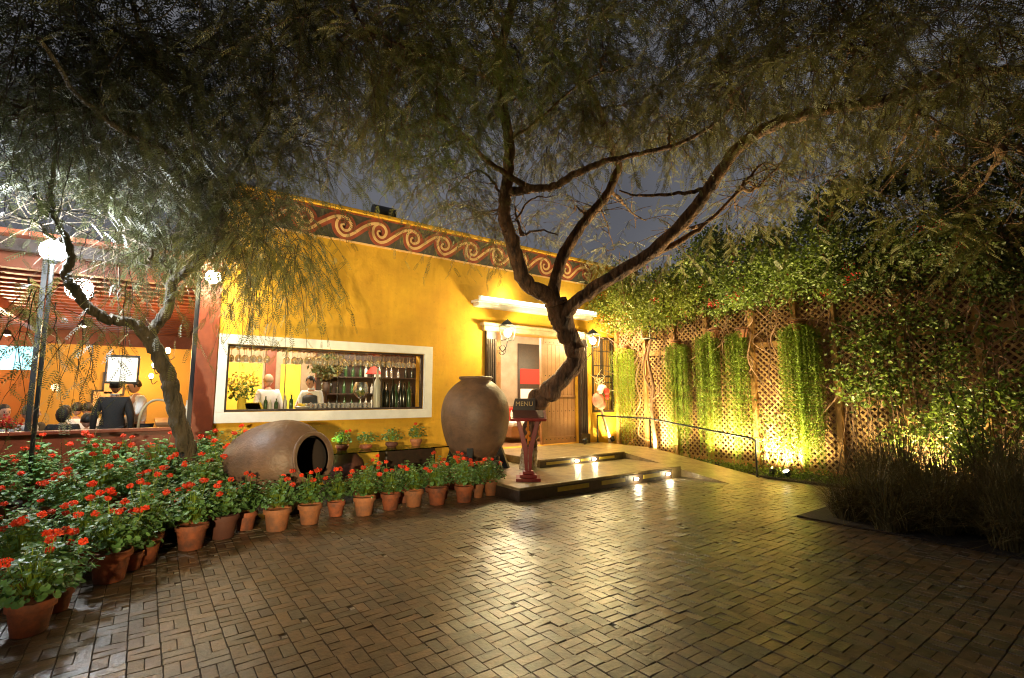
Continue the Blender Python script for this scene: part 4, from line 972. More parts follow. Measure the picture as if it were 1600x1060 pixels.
# ================================================================ FOLIAGE MACHINERY
def frond_template(n=8, L=1., ll=.22, lw=.055, droop=.15):
    v = []; f = []
    for i in range(n):
        t = (i+.6)/n*L; z = -droop*t*t
        l_ = ll*(1-.35*abs(2*i/n-.8))
        for s in (-1, 1):
            k = len(v); d = np.array([.55, s*.83, -.12]); q = np.array([t, 0, z]); nn = np.array([.83, -s*.55, 0])*lw
            v += [q, q+d*l_*.5+nn*.5, q+d*l_, q+d*l_*.5-nn*.5]; f.append((k, k+1, k+2, k+3))
    k = len(v); v += [(0, -.008, 0), (L*.5, -.008, -droop*.25), (L*.5, .008, -droop*.25), (0, .008, 0)]; f.append((k, k+1, k+2, k+3))
    return np.array(v), f
def twigs(centers, radii, counts, length=(.5, .9), hang=.5, nf=9, fl=.19, tmpl=None, flat=.55):
    """hanging twigs of pinnate fronds in the clumps; returns frond array and twig strips"""
    T, F = tmpl; FP = []; FD = []; FS = []; TV = []; TF = []; nb = 0
    for c, r_, n in zip(centers, radii, counts):
        n = int(n*.78)
        d = rng.normal(size=(n, 3)); d /= np.linalg.norm(d, axis=1)[:, None]; q = d*(rng.random((n, 1))**.45)*r_*np.array([1, 1, flat]); base = np.array(c)+q
        dr = d*np.array([1, 1, .35])+rng.normal(0, .45, (n, 3)); dr[:, 2] -= hang*.5; dr /= np.linalg.norm(dr, axis=1)[:, None]
        L = rng.uniform(*length, n)
        for i in range(n):
            tt = np.linspace(0, 1, nf+1); P_ = base[i]+np.outer(tt, dr[i])*L[i]; P_[:, 2] -= hang*L[i]*tt**2*.8
            P_ += np.cumsum(rng.normal(0, .012, P_.shape), 0)
            tg = np.gradient(P_, axis=0); sd = np.cross(tg, (0, 0, 1.)); sd /= np.linalg.norm(sd, axis=1)[:, None]+1e-6
            sg = np.where(np.arange(nf+1) % 2, 1, -1)[:, None]
            FP.append(P_[1:]); fd = tg/(np.linalg.norm(tg, axis=1)[:, None]+1e-6)*.7+sd*sg*.8+rng.normal(0, .25, P_.shape); fd[:, 2] -= hang*.55; FD.append(fd[1:])
            FS.append(rng.uniform(.7, 1.25, nf)*fl)
            w_ = (.007*(1-.7*tt))[:, None]; u = np.cross(tg, sd); u /= np.linalg.norm(u, axis=1)[:, None]+1e-6
            A = P_-sd*w_; B = P_+u*w_; C_ = P_+sd*w_; st = np.empty((3*(nf+1), 3)); st[0::3] = A; st[1::3] = B; st[2::3] = C_
            TV.append(st[::1]); 
            for k in range(0, nf, 1):
                a = nb+3*k; TF += [(a, a+1, a+4, a+3), (a+1, a+2, a+5, a+4)]
            nb += 3*(nf+1)
    FP = np.vstack(FP); FD = np.vstack(FD); FS = np.concatenate(FS)
    ok = np.linalg.norm(FP-fl_, axis=1) > .85; FP = FP[ok]; FD = FD[ok]; FS = FS[ok]
    return place(T, frames(FD, np.tile([0, 0, 1.], (len(FD), 1))+rng.normal(0, .3, FD.shape)), FP, FS), (np.vstack(TV), TF)
fl_ = atY(84, 392, 8.3)
def limb(mb, P_, r0, r1, n=9, wob=.0):
    P_ = catmull(P_, 6); k = len(P_); P_[1:-1] += rng.normal(0, wob, (k-2, 3)) if wob else 0
    t = np.linspace(0, 1, k); rr = (r0+(r1-r0)*t)*(1+rng.normal(0, .05, k))
    mb.tube(P_, rr, n); return P_
def branches(mb, skel, centers, r0=.035):
    """thin crooked boughs from the nearest big limb to every leaf clump, with side twigs"""
    S = np.vstack(skel)
    for c in centers:
        c = np.array(c); d = np.linalg.norm(S-c, axis=1); i = d.argmin(); a = S[i]
        if d[i] < .25: continue
        mid = (a+c)/2+rng.normal(0, .10*d[i], 3)+np.array([0, 0, .10*d[i]])
        P_ = limb(mb, [a, (a*2+mid)/3+rng.normal(0, .04, 3), mid, c], min(r0, .018+.012*d[i]), .008, 6, .012)
        for k in range(9):
            q = P_[rng.integers(len(P_)//3, len(P_))]; e_ = q+rng.normal(0, .45, 3)*np.array([1, 1, .5])
            limb(mb, [q, (q+e_)/2+rng.normal(0, .06, 3), e_], .009, .004, 5)

FT = frond_template(8, 1., .25, .066)
# ---------------------------------------------------------------- main tree
tree = empty('courtyard_tree', (5.95, 7.6, .205), 'leaning tree with whitewashed foot rising from the platform beside the menu stand', 'tree')
tk = MB()
def D(px, py, d): return atD(px, py, d)
base = [(5.93, 7.62, .2), D(827, 710, 9.42), D(829, 670, 9.4), D(836, 640, 9.35)]
skel = []
wb = MB(); limb(wb, [(5.93, 7.62, .19), D(826, 720, 9.42), D(828, 696, 9.42)], .175, .155, 14, .004)
P_ = limb(tk, [D(828, 698, 9.42), D(829, 672, 9.4), D(838, 640, 9.3), D(850, 618, 9.2), D(882, 588, 9.1), D(900, 558, 9.05), D(886, 520, 9.0), D(872, 486, 8.95), D(868, 470, 8.92)], .14, .205, 18, .008); skel.append(P_)
# burl at the elbow
for px, py, d, r_ in ((838, 622, 9.2, .17), (845, 628, 9.1, .15), (862, 612, 9.1, .19)): tk.ball(D(px, py, d), r_, 12, (1, .9, 1.05))
def L_(pts, r0, r1, n=10): P2 = limb(tk, [D(*p) for p in pts], r0*.76, r1*.72, n, .008); skel.append(P2); return P2
L_([(874, 505, 8.97), (862, 468, 8.92), (825, 445, 8.85), (810, 415, 8.8), (800, 375, 8.7), (788, 335, 8.6), (792, 290, 8.45), (795, 230, 8.2), (786, 160, 7.9), (781, 90, 7.5), (800, 0, 7.1), (808, -120, 6.7)], .21, .07, 12)
L_([(868, 500, 8.95), (866, 450, 8.95), (882, 395, 9.0), (915, 345, 9.0), (948, 305, 8.9), (966, 262, 8.8), (958, 240, 8.7), (935, 165, 8.3), (905, 120, 7.9), (868, 75, 7.4)], .17, .03)
L_([(876, 505, 8.95), (895, 478, 8.8), (945, 440, 8.6), (1010, 400, 8.3), (1070, 345, 8.0), (1105, 298, 7.8), (1150, 235, 7.5), (1205, 197, 7.2), (1290, 172, 6.8), (1390, 155, 6.4), (1460, 128, 6.1), (1540, 112, 5.8), (1640, 110, 5.5)], .18, .062, 12)
L_([(1005, 402, 8.35), (1050, 385, 8.3), (1100, 352, 8.3), (1158, 296, 8.2)], .09, .03)
L_([(1108, 294, 7.8), (1060, 303, 7.9), (1000, 306, 8.1), (968, 298, 8.3)], .05, .02, 8)
L_([(792, 302, 8.5), (830, 295, 8.3), (865, 292, 8.2), (900, 272, 8.0), (945, 252, 7.8), (990, 243, 7.6), (1060, 225, 7.3), (1115, 195, 7.0), (1142, 168, 6.8)], .11, .02, 8)
L_([(826, 294, 8.35), (795, 275, 8.2), (757, 247, 8.0), (721, 208, 7.7), (690, 180, 7.3)], .08, .02, 8)
L_([(784, 140, 7.8), (750, 117, 7.3), (690, 96, 6.8), (620, 70, 6.2), (560, 30, 5.7)], .055, .02, 8)
L_([(783, 90, 7.5), (770, 50, 7.0), (745, 0, 6.4)], .04, .015, 8)
L_([(795, 220, 8.1), (850, 180, 7.7), (915, 125, 7.2), (1000, 100, 6.8)], .035, .012, 8)
L_([(805, 345, 8.6), (830, 312, 8.5), (865, 306, 8.4)], .03, .01, 6)
L_([(812, 368, 8.7), (845, 360, 8.6), (872, 368, 8.5)], .035, .015, 6)
L_([(1390, 155, 6.4), (1450, 185, 6.2), (1530, 220, 6.0), (1610, 245, 5.8)], .025, .012, 6)
L_([(1272, 178, 6.9), (1310, 120, 6.5), (1335, 60, 6.0)], .03, .012, 6)
# extra boughs overhead
L_([(800, 0, 7.1), (700, -160, 5.6), (600, -420, 4.6)], .06, .03, 8); L_([(800, 0, 7.1), (1000, -160, 6), (1250, -420, 5)], .06, .03, 8)
CL = [  # px, py, depth, radius (m), twigs
 (560, 60, 5.8, 1.1, 150), (480, 130, 6.2, .9, 90), (660, 40, 6.0, 1.1, 150), (600, 140, 6.6, .9, 110), (700, 130, 7.0, .9, 110), (760, 40, 6.6, 1.1, 150), (860, 60, 6.8, 1.1, 140),
 (690, 210, 7.4, .8, 80), (590, 205, 7.0, .7, 44), (700, 300, 8.2, .75, 60), (745, 340, 8.4, .6, 46), (660, 262, 7.6, .5, 22), (830, 150, 7.4, 1.0, 120), (940, 50, 6.6, 1.0, 100), (930, 150, 7.4, .9, 100), (860, 230, 8.0, .8, 66),
 (1010, 150, 7.2, .9, 100), (970, 215, 7.8, .7, 46), (1060, 195, 7.2, .8, 60), (1120, 130, 6.8, 1.0, 110), (1150, 50, 6.2, 1.0, 110), (1230, 110, 6.4, 1.0, 110), (1290, 50, 5.8, 1.0, 120), (1390, 70, 5.6, 1.0, 120), (1500, 50, 5.2, 1.0, 130), (1590, 110, 5.2, .9, 120),
 (1340, 185, 6.4, .9, 80), (1250, 225, 6.8, .8, 60), (1440, 200, 6.0, .9, 80), (1530, 200, 5.7, .8, 80), (1180, 200, 7.0, .7, 40), (1390, 265, 6.8, .6, 36), (1490, 280, 6.4, .6, 40), (1590, 270, 6.0, .7, 50),
 (900, 330, 8.8, .6, 24), (1010, 345, 9.2, .5, 9), (820, 360, 9.0, .5, 24), (1150, 330, 8.4, .6, 30), (960, 390, 9.4, .5, 20), (1060, 390, 9.2, .5, 12),
 (520, -60, 5.2, 1.2, 130), (700, -80, 5.4, 1.3, 130), (900, -90, 5.6, 1.3, 130), (1100, -60, 5.6, 1.2, 120), (1300, -70, 5.2, 1.2, 120), (1500, -80, 4.9, 1.2, 120), (1700, 60, 5, 1.2, 100)]
CL = [(a, b_, c+(1.5 if b_ > 140 and a > 1180 else .9 if b_ > 140 else .4), r_, int(n*1.15)) for a, b_, c, r_, n in CL]+[(1260, 290, 8.6, .6, 40), (1370, 310, 8.2, .6, 40), (1470, 340, 7.6, .6, 44), (1570, 350, 7.0, .6, 50), (1200, 290, 8.8, .5, 14)]
cen = [D(a, b_, c) for a, b_, c, _, _ in CL]
branches(tk, skel, cen)
fv, (tv, tf) = twigs(cen, [c[3] for c in CL], [c[4] for c in CL], tmpl=FT, hang=.45)
print('fronds', len(fv))
build('trunk', tk, M['bark'], tree, smooth=True); build('whitewashed_foot', wb, M['barkwhite'], tree, smooth=True)
bulk('crown', fv, len(FT[0]), FT[1], M['crown'], tree, extra=[(tv, tf, M['bark'])])
# ---------------------------------------------------------------- left tree
t2b = atY(302, 745, 8.0)
tree2 = empty('weeping_tree', (t2b[0], 8.0, .05), 'crooked mossy tree with forked trunk among the geraniums before the glass pavilion', 'tree')
tk = MB(); skel = []
def YY(px, py, Y): return atY(px, py, Y)
def L2(pts, r0, r1, n=10): P2 = limb(tk, [YY(*p) for p in pts], r0*.74, r1*.72, n, .008); skel.append(P2)
L2([(304, 790, 8.0), (303, 745, 8.0), (292, 700, 8.0), (276, 650, 8.0), (268, 610, 8.0), (258, 575, 8.0), (240, 540, 8.0), (222, 515, 8.0)], .15, .125, 14)
L2([(228, 522, 8.0), (205, 505, 8.0), (168, 500, 7.95), (140, 482, 7.9), (118, 455, 7.9), (103, 430, 7.9), (112, 405, 7.8), (104, 375, 7.7), (80, 330, 7.4)], .10, .045)
L2([(232, 524, 8.0), (250, 502, 8.0), (266, 470, 8.0), (270, 440, 8.0), (305, 415, 7.9), (335, 380, 7.9), (350, 345, 7.8), (335, 300, 7.6), (300, 262, 7.3), (255, 235, 6.9), (200, 210, 6.3)], .10, .04)
L2([(350, 350, 7.8), (380, 330, 7.7), (420, 345, 7.6), (450, 372, 7.6)], .03, .012, 6)
L2([(338, 310, 7.6), (380, 250, 7.2), (420, 180, 6.6), (430, 80, 5.9)], .045, .02, 8)
L2([(300, 262, 7.3), (270, 180, 6.5), (250, 90, 5.6)], .04, .02, 8)
L2([(200, 210, 6.3), (130, 160, 5.6), (60, 60, 4.8)], .04, .02, 8)
L2([(272, 440, 8.0), (262, 420, 8.0), (235, 405, 7.9)], .03, .012, 6)
CL2 = [(300, 300, 7.4, .8, 100), (220, 300, 7.0, .8, 110), (380, 300, 7.6, .7, 80), (415, 335, 7.6, .5, 50), (340, 200, 6.9, .9, 110), (250, 180, 6.3, .9, 110), (160, 170, 5.8, .8, 90), (80, 130, 5.2, .8, 90), (30, 40, 4.8, .8, 90), (130, 60, 5.0, .8, 80),
 (220, 60, 5.6, .7, 60), (230, 120, 6.0, .6, 50), (350, 125, 6.6, .7, 44), (430, 200, 6.9, .75, 70), (430, 60, 6.0, .8, 60), (350, 20, 5.8, .6, 36), (20, 170, 5.4, .6, 40), (170, 225, 6.4, .6, 44), (250, 370, 7.6, .6, 70), (180, 360, 7.4, .5, 44), (320, 380, 7.8, .45, 50),
 (70, 330, 7.0, .5, 16), (5, 255, 6.4, .4, 6), (15, 340, 7.0, .5, 14), (440, 265, 7.4, .45, 26), (490, 235, 7.2, .4, 12), (40, -60, 4.6, 1, 80), (200, -60, 5.0, 1, 90), (360, -60, 5.4, 1, 90), (-80, 100, 4.8, 1, 80)]
cen2 = [YY(a, b_, 0.93*c) if False else D(a, b_, c*.93) for a, b_, c, _, _ in CL2]
branches(tk, skel, cen2)
fv, (tv, tf) = twigs(cen2, [c[3] for c in CL2], [c[4] for c in CL2], tmpl=FT, hang=.5)
# weeping skirts
CL3 = [(420, 385, 7.7, .45, 60), (458, 400, 7.8, .34, 40), (380, 380, 7.6, .32, 36), (482, 375, 7.8, .2, 12), (30, 440, 7.4, .3, 8), (150, 450, 7.7, .35, 12), (60, 470, 7.4, .45, 10), (200, 430, 7.8, .3, 8), (110, 520, 7.8, .3, 7), (175, 520, 7.8, .15, 3), (0, 520, 7.4, .3, 12)]
fv3, (tv3, tf3) = twigs([YY(a, b_, c) for a, b_, c, _, _ in CL3], [c[3] for c in CL3], [c[4] for c in CL3], length=(.5, 1.0), tmpl=FT, hang=1.0, flat=.9)
build('trunk', tk, M['barkdark'], tree2, smooth=True)
bulk('crown', fv, len(FT[0]), FT[1], M['crown2'], tree2, extra=[(tv, tf, M['barkdark'])])
bulk('hanging_foliage', fv3, len(FT[0]), FT[1], M['crown'], tree2, extra=[(tv3, tf3, M['barkdark'])])
# dry nest of twigs lit by the post lamp
dm = MB(); c = YY(392, 395, 7.9)
for k in range(150):
    a = c+rng.normal(0, .22, 3)*np.array([1, .6, 1.3]); d = rng.normal(0, .22, 3); d[2] -= .12
    dm.tube([a, a+d*.5+rng.normal(0, .04, 3), a+d], [.005, .004, .002], 4, cap=False)
build('dry_twigs', dm, M['dry'], tree2)

# ---------------------------------------------------------------- climbing vines on the fence
LT = np.array([(0, 0, 0), (.35, -.33, .08), (.75, -.22, .05), (1, 0, -.05), (.75, .22, .05), (.35, .33, .08)])
LF = [(0, 1, 2, 3), (0, 3, 4, 5)]
def top_z(y): return np.interp(y, [-2, 1, 2.5, 4, 6, 7.5, 9.5], [6.2, 5.7, 5.4, 5.2, 4.9, 4.7, 4.5])
top_z0 = top_z
def top_z(y): return top_z0(y)+.28*np.sin(np.asarray(y)*2.3)+.2*np.sin(np.asarray(y)*5.1+1)
def bot_z(y): return np.interp(y, [-2, 1, 2.5, 4, 5, 6, 7.5, 9.5], [2.4, 3.0, 3.3, 3.55, 3.5, 3.5, 3.4, 3.25])
def vine_mass(y0, y1, n, label, m_, red=.02):
    e = empty('climbing_vine', (FX, (y0+y1)/2, 0), label, 'climbing vine', 'bougainvillea climbing over the lattice fence')
    nc = int((y1-y0)*44)
    cy_ = rng.uniform(y0, y1, nc); u = rng.random(nc)**.8; cz = bot_z(cy_)+u*(top_z(cy_)-bot_z(cy_)); cx_ = FX-.12-rng.random(nc)*(.25+.75*np.sin(np.clip(u, 0, 1)*PI*.8+.3))
    per_ = n//nc; cc = np.repeat(np.stack([cx_, cy_, cz], 1), per_, 0)
    pos = cc+rng.normal(0, .16, cc.shape)*np.array([.8, 1.2, .9])
    pos[:, 0] = np.minimum(pos[:, 0], FX+.25)
    d = rng.normal(size=pos.shape); d[:, 2] -= .3
    V = place(LT, frames(d), pos, rng.uniform(.035, .085, len(pos)))
    nr = int(len(pos)*red)
    bulk('foliage', V[nr:], 6, LF, m_, e)
    fc = cc[rng.choice(len(cc), max(4, nr//14))]+rng.normal(0, .12, (max(4, nr//14), 3)); fc[:, 0] -= .12
    fp = np.repeat(fc, 14, 0)+rng.normal(0, .05, (len(fc)*14, 3))
    bulk('flowers', place(LT, frames(rng.normal(size=fp.shape)), fp, rng.uniform(.03, .05, len(fp))), 6, LF, M['vinered'], e)['kind'] = 'stuff'
    sm = MB()
    for k in range(int((y1-y0)*7)):
        y = rng.uniform(y0, y1); z0 = rng.uniform(.1, 2.8) if rng.random() < .55 else 2.4
        P2 = [(FX-.06-rng.random()*.1, y, z0)]
        while P2[-1][2] < top_z(y)-.6 and len(P2) < 9:
            q = P2[-1]; P2.append((FX-.06-rng.random()*.25, q[1]+rng.normal(0, .28), q[2]+rng.uniform(.15, .55)))
        if len(P2) > 2: limb(sm, P2, rng.uniform(.008, .02), .005, 6)
    for k in range(int((y1-y0)*9)):
        a = np.array([FX-.1-rng.random()*.5, rng.uniform(y0, y1), 0]); a[2] = rng.uniform(bot_z(a[1])-.2, top_z(a[1])); d = rng.normal(0, .35, 3)
        limb(sm, [a, a+d*.5+rng.normal(0, .08, 3), a+d], .006, .003, 5)
    build('stems', sm, mat('vine_stem', (.34, .2, .13), .8), e, smooth=True)
    return e
vine_mass(6.6, 9.5, 15000, 'yellow green lamp lit vine mass next to the doorway lantern', mat('vine_leaf_lit', (.22, .25, .03), .5, noise=(2.5, (.12, .15, .02), .3), trans=.35, rand=.4), .03)  # leaf colour made yellower to carry the lamp light at this end
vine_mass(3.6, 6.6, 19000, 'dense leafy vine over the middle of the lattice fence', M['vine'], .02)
vine_mass(-3.0, 3.6, 34000, 'dark vine mass over the right end of the lattice fence', mat('vine_leaf_shaded', (.10, .13, .03), .5, noise=(2.5, (.04, .06, .015), .3), trans=.3, rand=.5), .03)  # shade at the right end put into a darker copy of the leaf colour
def low_vine(y0, y1, z0, z1, n, label, s=(.05, .10)):
    e = empty('leafy_climber', (FX-.2, (y0+y1)/2, 0), label, 'climber', 'leafy climbers low on the lattice fence')
    nc = 30; cc = np.stack([FX-.10-rng.random(nc)*.3, rng.uniform(y0, y1, nc), z0+(z1-z0)*rng.random(nc)], 1)
    pos = np.repeat(cc, n//nc, 0)+rng.normal(0, .14, (n//nc*nc, 3)); pos[:, 0] = np.minimum(pos[:, 0], FX-.02); pos[:, 2] = np.maximum(pos[:, 2], .05)
    bulk('foliage', place(LT, frames(rng.normal(size=pos.shape)), pos, rng.uniform(*s, len(pos))), 6, LF, M['vine'], e)
    sm = MB()
    for c in cc[:14]: limb(sm, [(FX-.15, c[1]+rng.normal(0, .2), .03), (c[0], (c[1]), c[2]*.5), c], .012, .005, 6)
    build('stems', sm, M['bark'], e, smooth=True)
low_vine(2.9, 3.9, 1.5, 2.9, 1500, 'bright green climber right of the longest hanging planter')
low_vine(2.0, 3.2, .5, 1.7, 1300, 'leafy climber glowing above the right uplight')
low_vine(.9, 1.9, 1.2, 2.8, 900, 'dark climber near the right end of the lattice')
low_vine(-.4, 1.0, .8, 3.2, 1500, 'shadowy climber at the right edge of the picture')
low_vine(1.6, 3.0, 1.8, 3.2, 1300, 'loose yellow green climber hanging from the vine mass at right', (.04, .08))
low_vine(4.7, 5.4, .3, 1.3, 600, 'small leafy climber just above the middle uplight', (.04, .07))
# bare climbing stem near the window
e = empty('climber_trunk', (10.35, 8.3, 0), 'bare twisting climber trunk between the first two hanging planters', 'climber trunk')
m_ = MB(); T0 = lambda px, py, X=10.3: atX(px, py, X)
limb(m_, [T0(1022, 735), T0(1024, 690), T0(1018, 640), T0(1020, 600), T0(1012, 560), T0(1020, 520)], .055, .03, 10, .006)
limb(m_, [T0(1019, 612), T0(1008, 590), T0(1006, 560), T0(1015, 535), T0(1035, 515)], .025, .012, 8)
limb(m_, [T0(1019, 625), T0(1030, 610), T0(1026, 580), T0(1032, 550)], .022, .01, 8)
build('stem', m_, mat('climber_bark', (.30, .17, .10), .8, noise=(10, (.15, .08, .05), .2)), e, smooth=True)

# hanging planters
def trailing(yc, wy, ztop, zbot, n, label, m_, pot_y=None):
    e = empty('hanging_planter', (FX-.2, yc, ztop), label, 'hanging planter', 'terracotta planters with long trailing plants hung on the lattice')
    py = yc if pot_y is None else pot_y
    pm = MB(); c = (FX-.22, py, ztop-.05); pm.lathe([(1e-3, 0), (.09, 0), (.125, .17), (.14, .17), (.14, .215), (.118, .215), (.085, .02), (1e-3, .02)], c, 20)
    build('pot', pm, M['terra_pale'], e, smooth=True)
    hk = MB(); hk.tube([(FX-.08, py, ztop+.1), (FX-.22, py, ztop+.16)], .006, 6); hk.tube([(FX-.22+.14*math.cos(t), py+.14*math.sin(t), ztop+.12) for t in np.linspace(0, 6.28, 17)], .005, 5); build('hanger', hk, M['iron'], e)
    pts = []; dirs = []
    for i in range(int(n*1.9)):
        y = yc+rng.uniform(-wy, wy)*.9; y += .03*math.sin(y*60); x = FX-.22+rng.normal(0, .09); x = min(x, FX-.07)
        end = zbot+(abs(y-yc)/wy)**2*.7*rng.random()+rng.random()**1.4*(ztop-zbot)*.75+.25*math.sin(y*19)
        k = int((ztop+.1-end)/.026); zz = ztop+.08-np.arange(k)*.026
        t = np.linspace(0, 1, k)
        wx = np.interp(t, [0, .08, 1], [.3, 1, 1])
        yy = py+(y-py)*wx+np.cumsum(rng.normal(0, .0022, k)); xx = x+np.cumsum(rng.normal(0, .0018, k))
        P2 = np.stack([xx, yy, zz], 1)
        for q in range(2):
            pts.append(P2+rng.normal(0, .003, P2.shape)); a = rng.random(k)*6.28+q*PI; dirs.append(np.stack([np.cos(a), np.sin(a), np.full(k, -.35)], 1))
    P2 = np.vstack(pts); Dd = np.vstack(dirs)
    T = np.array([(0, -.12, 0), (.5, -.28, .02), (1, 0, 0), (.5, .28, .02)])
    bulk('trailing_strands', place(T, frames(Dd), P2, rng.uniform(.022, .036, len(P2))), 4, [(0, 1, 2, 3)], m_, e)
trailing(9.0, .42, 2.78, .35, 60, 'pale yellow green trailing planter nearest the barred window', M['trailpale'])
trailing(7.35, .36, 2.78, .18, 90, 'trailing planter just right of the bare climber trunk', M['trail'])
trailing(6.52, .30, 2.95, .12, 84, 'trailing planter with its pot showing, third from the window', M['trail'], 6.3)
trailing(5.82, .25, 2.90, .15, 72, 'narrow dark green trailing planter above the middle uplight, left side', M['trail'], 5.66)
trailing(4.5, .38, 2.92, .12, 130, 'largest trailing planter beside the thick fence post at right', M['trail'])
# lantern on the fence
p = atX(1015, 521, 10.3)
box_lantern(10.28, p[1], p[2]-.15, p[2]+.15, .13, 'unlit square black lantern mounted on the lattice fence', wall=.22)

# ---------------------------------------------------------------- uplights
def uplight(x, y, z, aim, pw, label, col=(1, .79, .33), spot=120):
    e = empty('garden_uplight', (x, y, z), label, 'uplight', 'ground uplights washing the fence and wall')
    a = np.array(aim, float)-np.array([x, y, z]); a /= np.linalg.norm(a)
    m_ = MB(); m_.lathe([(1e-3, -.10), (.05, -.09), (.065, 0), (.06, .02), (.055, .0)], np.array([x, y, z+.12]), 16, a); m_.tube([(x, y, z), (x, y, z+.08)], .012, 8)
    build('housing', m_, M['black'], e, smooth=True)
    m_ = MB(); m_.lathe([(1e-3, .002), (.055, .002), (.055, -.004), (1e-3, -.004)], np.array([x, y, z+.12]), 16, a); build('lens', m_, M['lampspot'], e)
    point('uplight_beam', np.array([x, y, z+.12])+a*.05, pw, col, .05, e, spot=spot, aim=np.array([x, y, z+.12])+a, blend=.8)
uplight(9.95, 4.98, .03, (10.55, 4.95, 1.6), 560, 'middle uplight glaring at the foot of the lattice between two planters', spot=150)
uplight(10.0, 9.2, .36, (10.05, 9.8, 1.4), 120, 'uplight at the foot of the wall under the barred window', spot=150)
uplight(9.95, 7.9, .03, (10.55, 7.9, 2.4), 300, 'hidden uplight at the foot of the lattice near the bare trunk', spot=140)
uplight(9.95, 6.15, .03, (10.5, 6.1, 2.6), 280, 'uplight behind the two middle trailing planters', spot=140)
uplight(10.0, 2.6, .03, (10.55, 2.4, 1.9), 380, 'right uplight behind the tall grass lighting the climbers', spot=150)
uplight(9.95, 4.72, .03, (7.0, 5.6, 4.6), 560, 'added uplight by the handrail foot throwing light up into the spreading boughs', col=(1, .80, .45), spot=95)  # extra lamp added to brighten the boughs from below
uplight(2.3, 9.1, .0, (2.9, 7.0, 4.6), 550, 'added unseen uplight behind the lying jar throwing light up into the crowns', spot=95)  # extra lamp added out of sight to brighten the crowns
uplight(8.95, 9.15, .36, (8.6, 9.5, 3.), 18, 'small uplight at the right side of the doorway')
# ---------------------------------------------------------------- pink ornament by the window
p = atY(935, 620, 9.3)
e = empty('hanging_ornament', (p[0], 9.3, .36), 'pink and white cloth figure ornament with red scarf on a slim leaning trunk', 'ornament')
m_ = MB(); limb(m_, [(p[0]+.42, 9.3, .36), (p[0]+.25, 9.3, .8), (p[0]+.12, 9.3, 1.2), (p[0]+.05, 9.3, 1.7), (p[0]+.02, 9.3, 1.95)], .045, .03, 10, .005)
for k in range(7): a = np.array([p[0]+.02, 9.3, 1.9]); limb(m_, [a, a+rng.normal(0, .1, 3)+(0, 0, .1), a+rng.normal(0, .16, 3)+(0, 0, .25)], .014, .004, 5)
build('trunk', m_, M['cactus'], e, smooth=True)
m_ = MB(); m_.ball((p[0]-.14, 9.18, 1.48), .19, 16, (1, .7, 1.05)); m_.ball((p[0]-.05, 9.16, 1.36), .15, 14, (1, .7, .9)); build('body', m_, M['pink'], e, smooth=True)
m_ = MB(); m_.ball((p[0]+.0, 9.16, 1.80), .13, 14, (1.1, .8, .7)); m_.ball((p[0]-.12, 9.12, 1.72), .09, 12); build('head', m_, M['whiteclean'], e, smooth=True)
m_ = MB(); m_.ball((p[0]+.06, 9.06, 1.70), .10, 12, (1, .5, .9)); m_.ball((p[0]+.10, 9.08, 1.58), .07, 12, (1, .5, 1.3)); build('scarf', m_, M['redcloth'], e, smooth=True)

# ================================================================ ORNAMENTAL GRASS AND SHRUBS (right)
def grass_clump(x, y, n, h, spread, label):
    e = empty('ornamental_grass', (x, y, .02), label, 'grass clump', 'tall ornamental grass clumps in the bed')
    k = 7; t = np.linspace(0, 1, k)
    a = rng.random(n)*6.28; r0 = rng.random(n)**.5*spread*.35; H_ = h*rng.uniform(.55, 1.15, n); rr = rng.uniform(.2, 1.9, n)*spread
    bx, by = x+r0*np.cos(a), y+r0*np.sin(a); a2 = a+rng.normal(0, .5, n)
    dr = rng.uniform(0., .75, n)[:, None]
    rad = rr[:, None]*t[None]**1.5*(.5+dr); zz = H_[:, None]*(t[None]*(1.35-.25*dr)-t[None]**2.4*(.35+.75*dr))
    P2 = np.stack([bx[:, None]+rad*np.cos(a2)[:, None], by[:, None]+rad*np.sin(a2)[:, None], .02+zz], 2)
    w_ = (.0065*(1-t*.85))[None, :, None]; sd = np.stack([-np.sin(a2), np.cos(a2), np.zeros(n)], 1)[:, None, :]
    V = np.empty((n, 2*k, 3)); V[:, 0::2] = P2-sd*w_; V[:, 1::2] = P2+sd*w_
    F = [(2*i, 2*i+1, 2*i+3, 2*i+2) for i in range(k-1)]
    bulk('blades', V, 2*k, F, M['grass'], e)
GS = []
grow = [(7.3, 'front edge'), (7.85, 'second line'), (8.4, 'third line'), (8.95, 'line nearest the lattice')]
for gi, (gx, gn) in enumerate(grow):
    for gk in range(7):
        GS.append((gx+rng.normal(0, .1), 2.85-gk*.52-(gi % 2)*.2+rng.normal(0, .08), 380, (.75, .95, 1.1, 1.3)[gi]*rng.uniform(.85, 1.1), .55,
                   'arching grass clump, %s from the paving corner along the %s of the bed' % (ordn[gk], gn)))
for a in GS: grass_clump(*a)
def shrub(x, y, h, r_, n, label, s=.07):
    e = empty('leafy_shrub', (x, y, .02), label, 'shrub', 'leafy shrubs between grass and fence')
    m_ = MB(); tips = []
    for k in range(12):
        a = rng.random()*6.28; tp = np.array([x+r_*rng.random()*math.cos(a), y+r_*rng.random()*math.sin(a), h*rng.uniform(.5, 1)])
        P2 = limb(m_, [(x, y, .0), ((x*1.4+tp[0]*.6)/2, (y*1.4+tp[1]*.6)/2, tp[2]*.5), tp], .016, .005, 6); tips.append(P2[len(P2)//3:])
    build('stems', m_, M['barkdark'], e, smooth=True)
    T2 = np.vstack(tips); pos = T2[rng.integers(0, len(T2), n)]+rng.normal(0, .10, (n, 3))
    bulk('foliage', place(LT, frames(rng.normal(size=(n, 3))), pos, rng.uniform(.6, 1.3, n)*s), 6, LF, M['vine'], e)
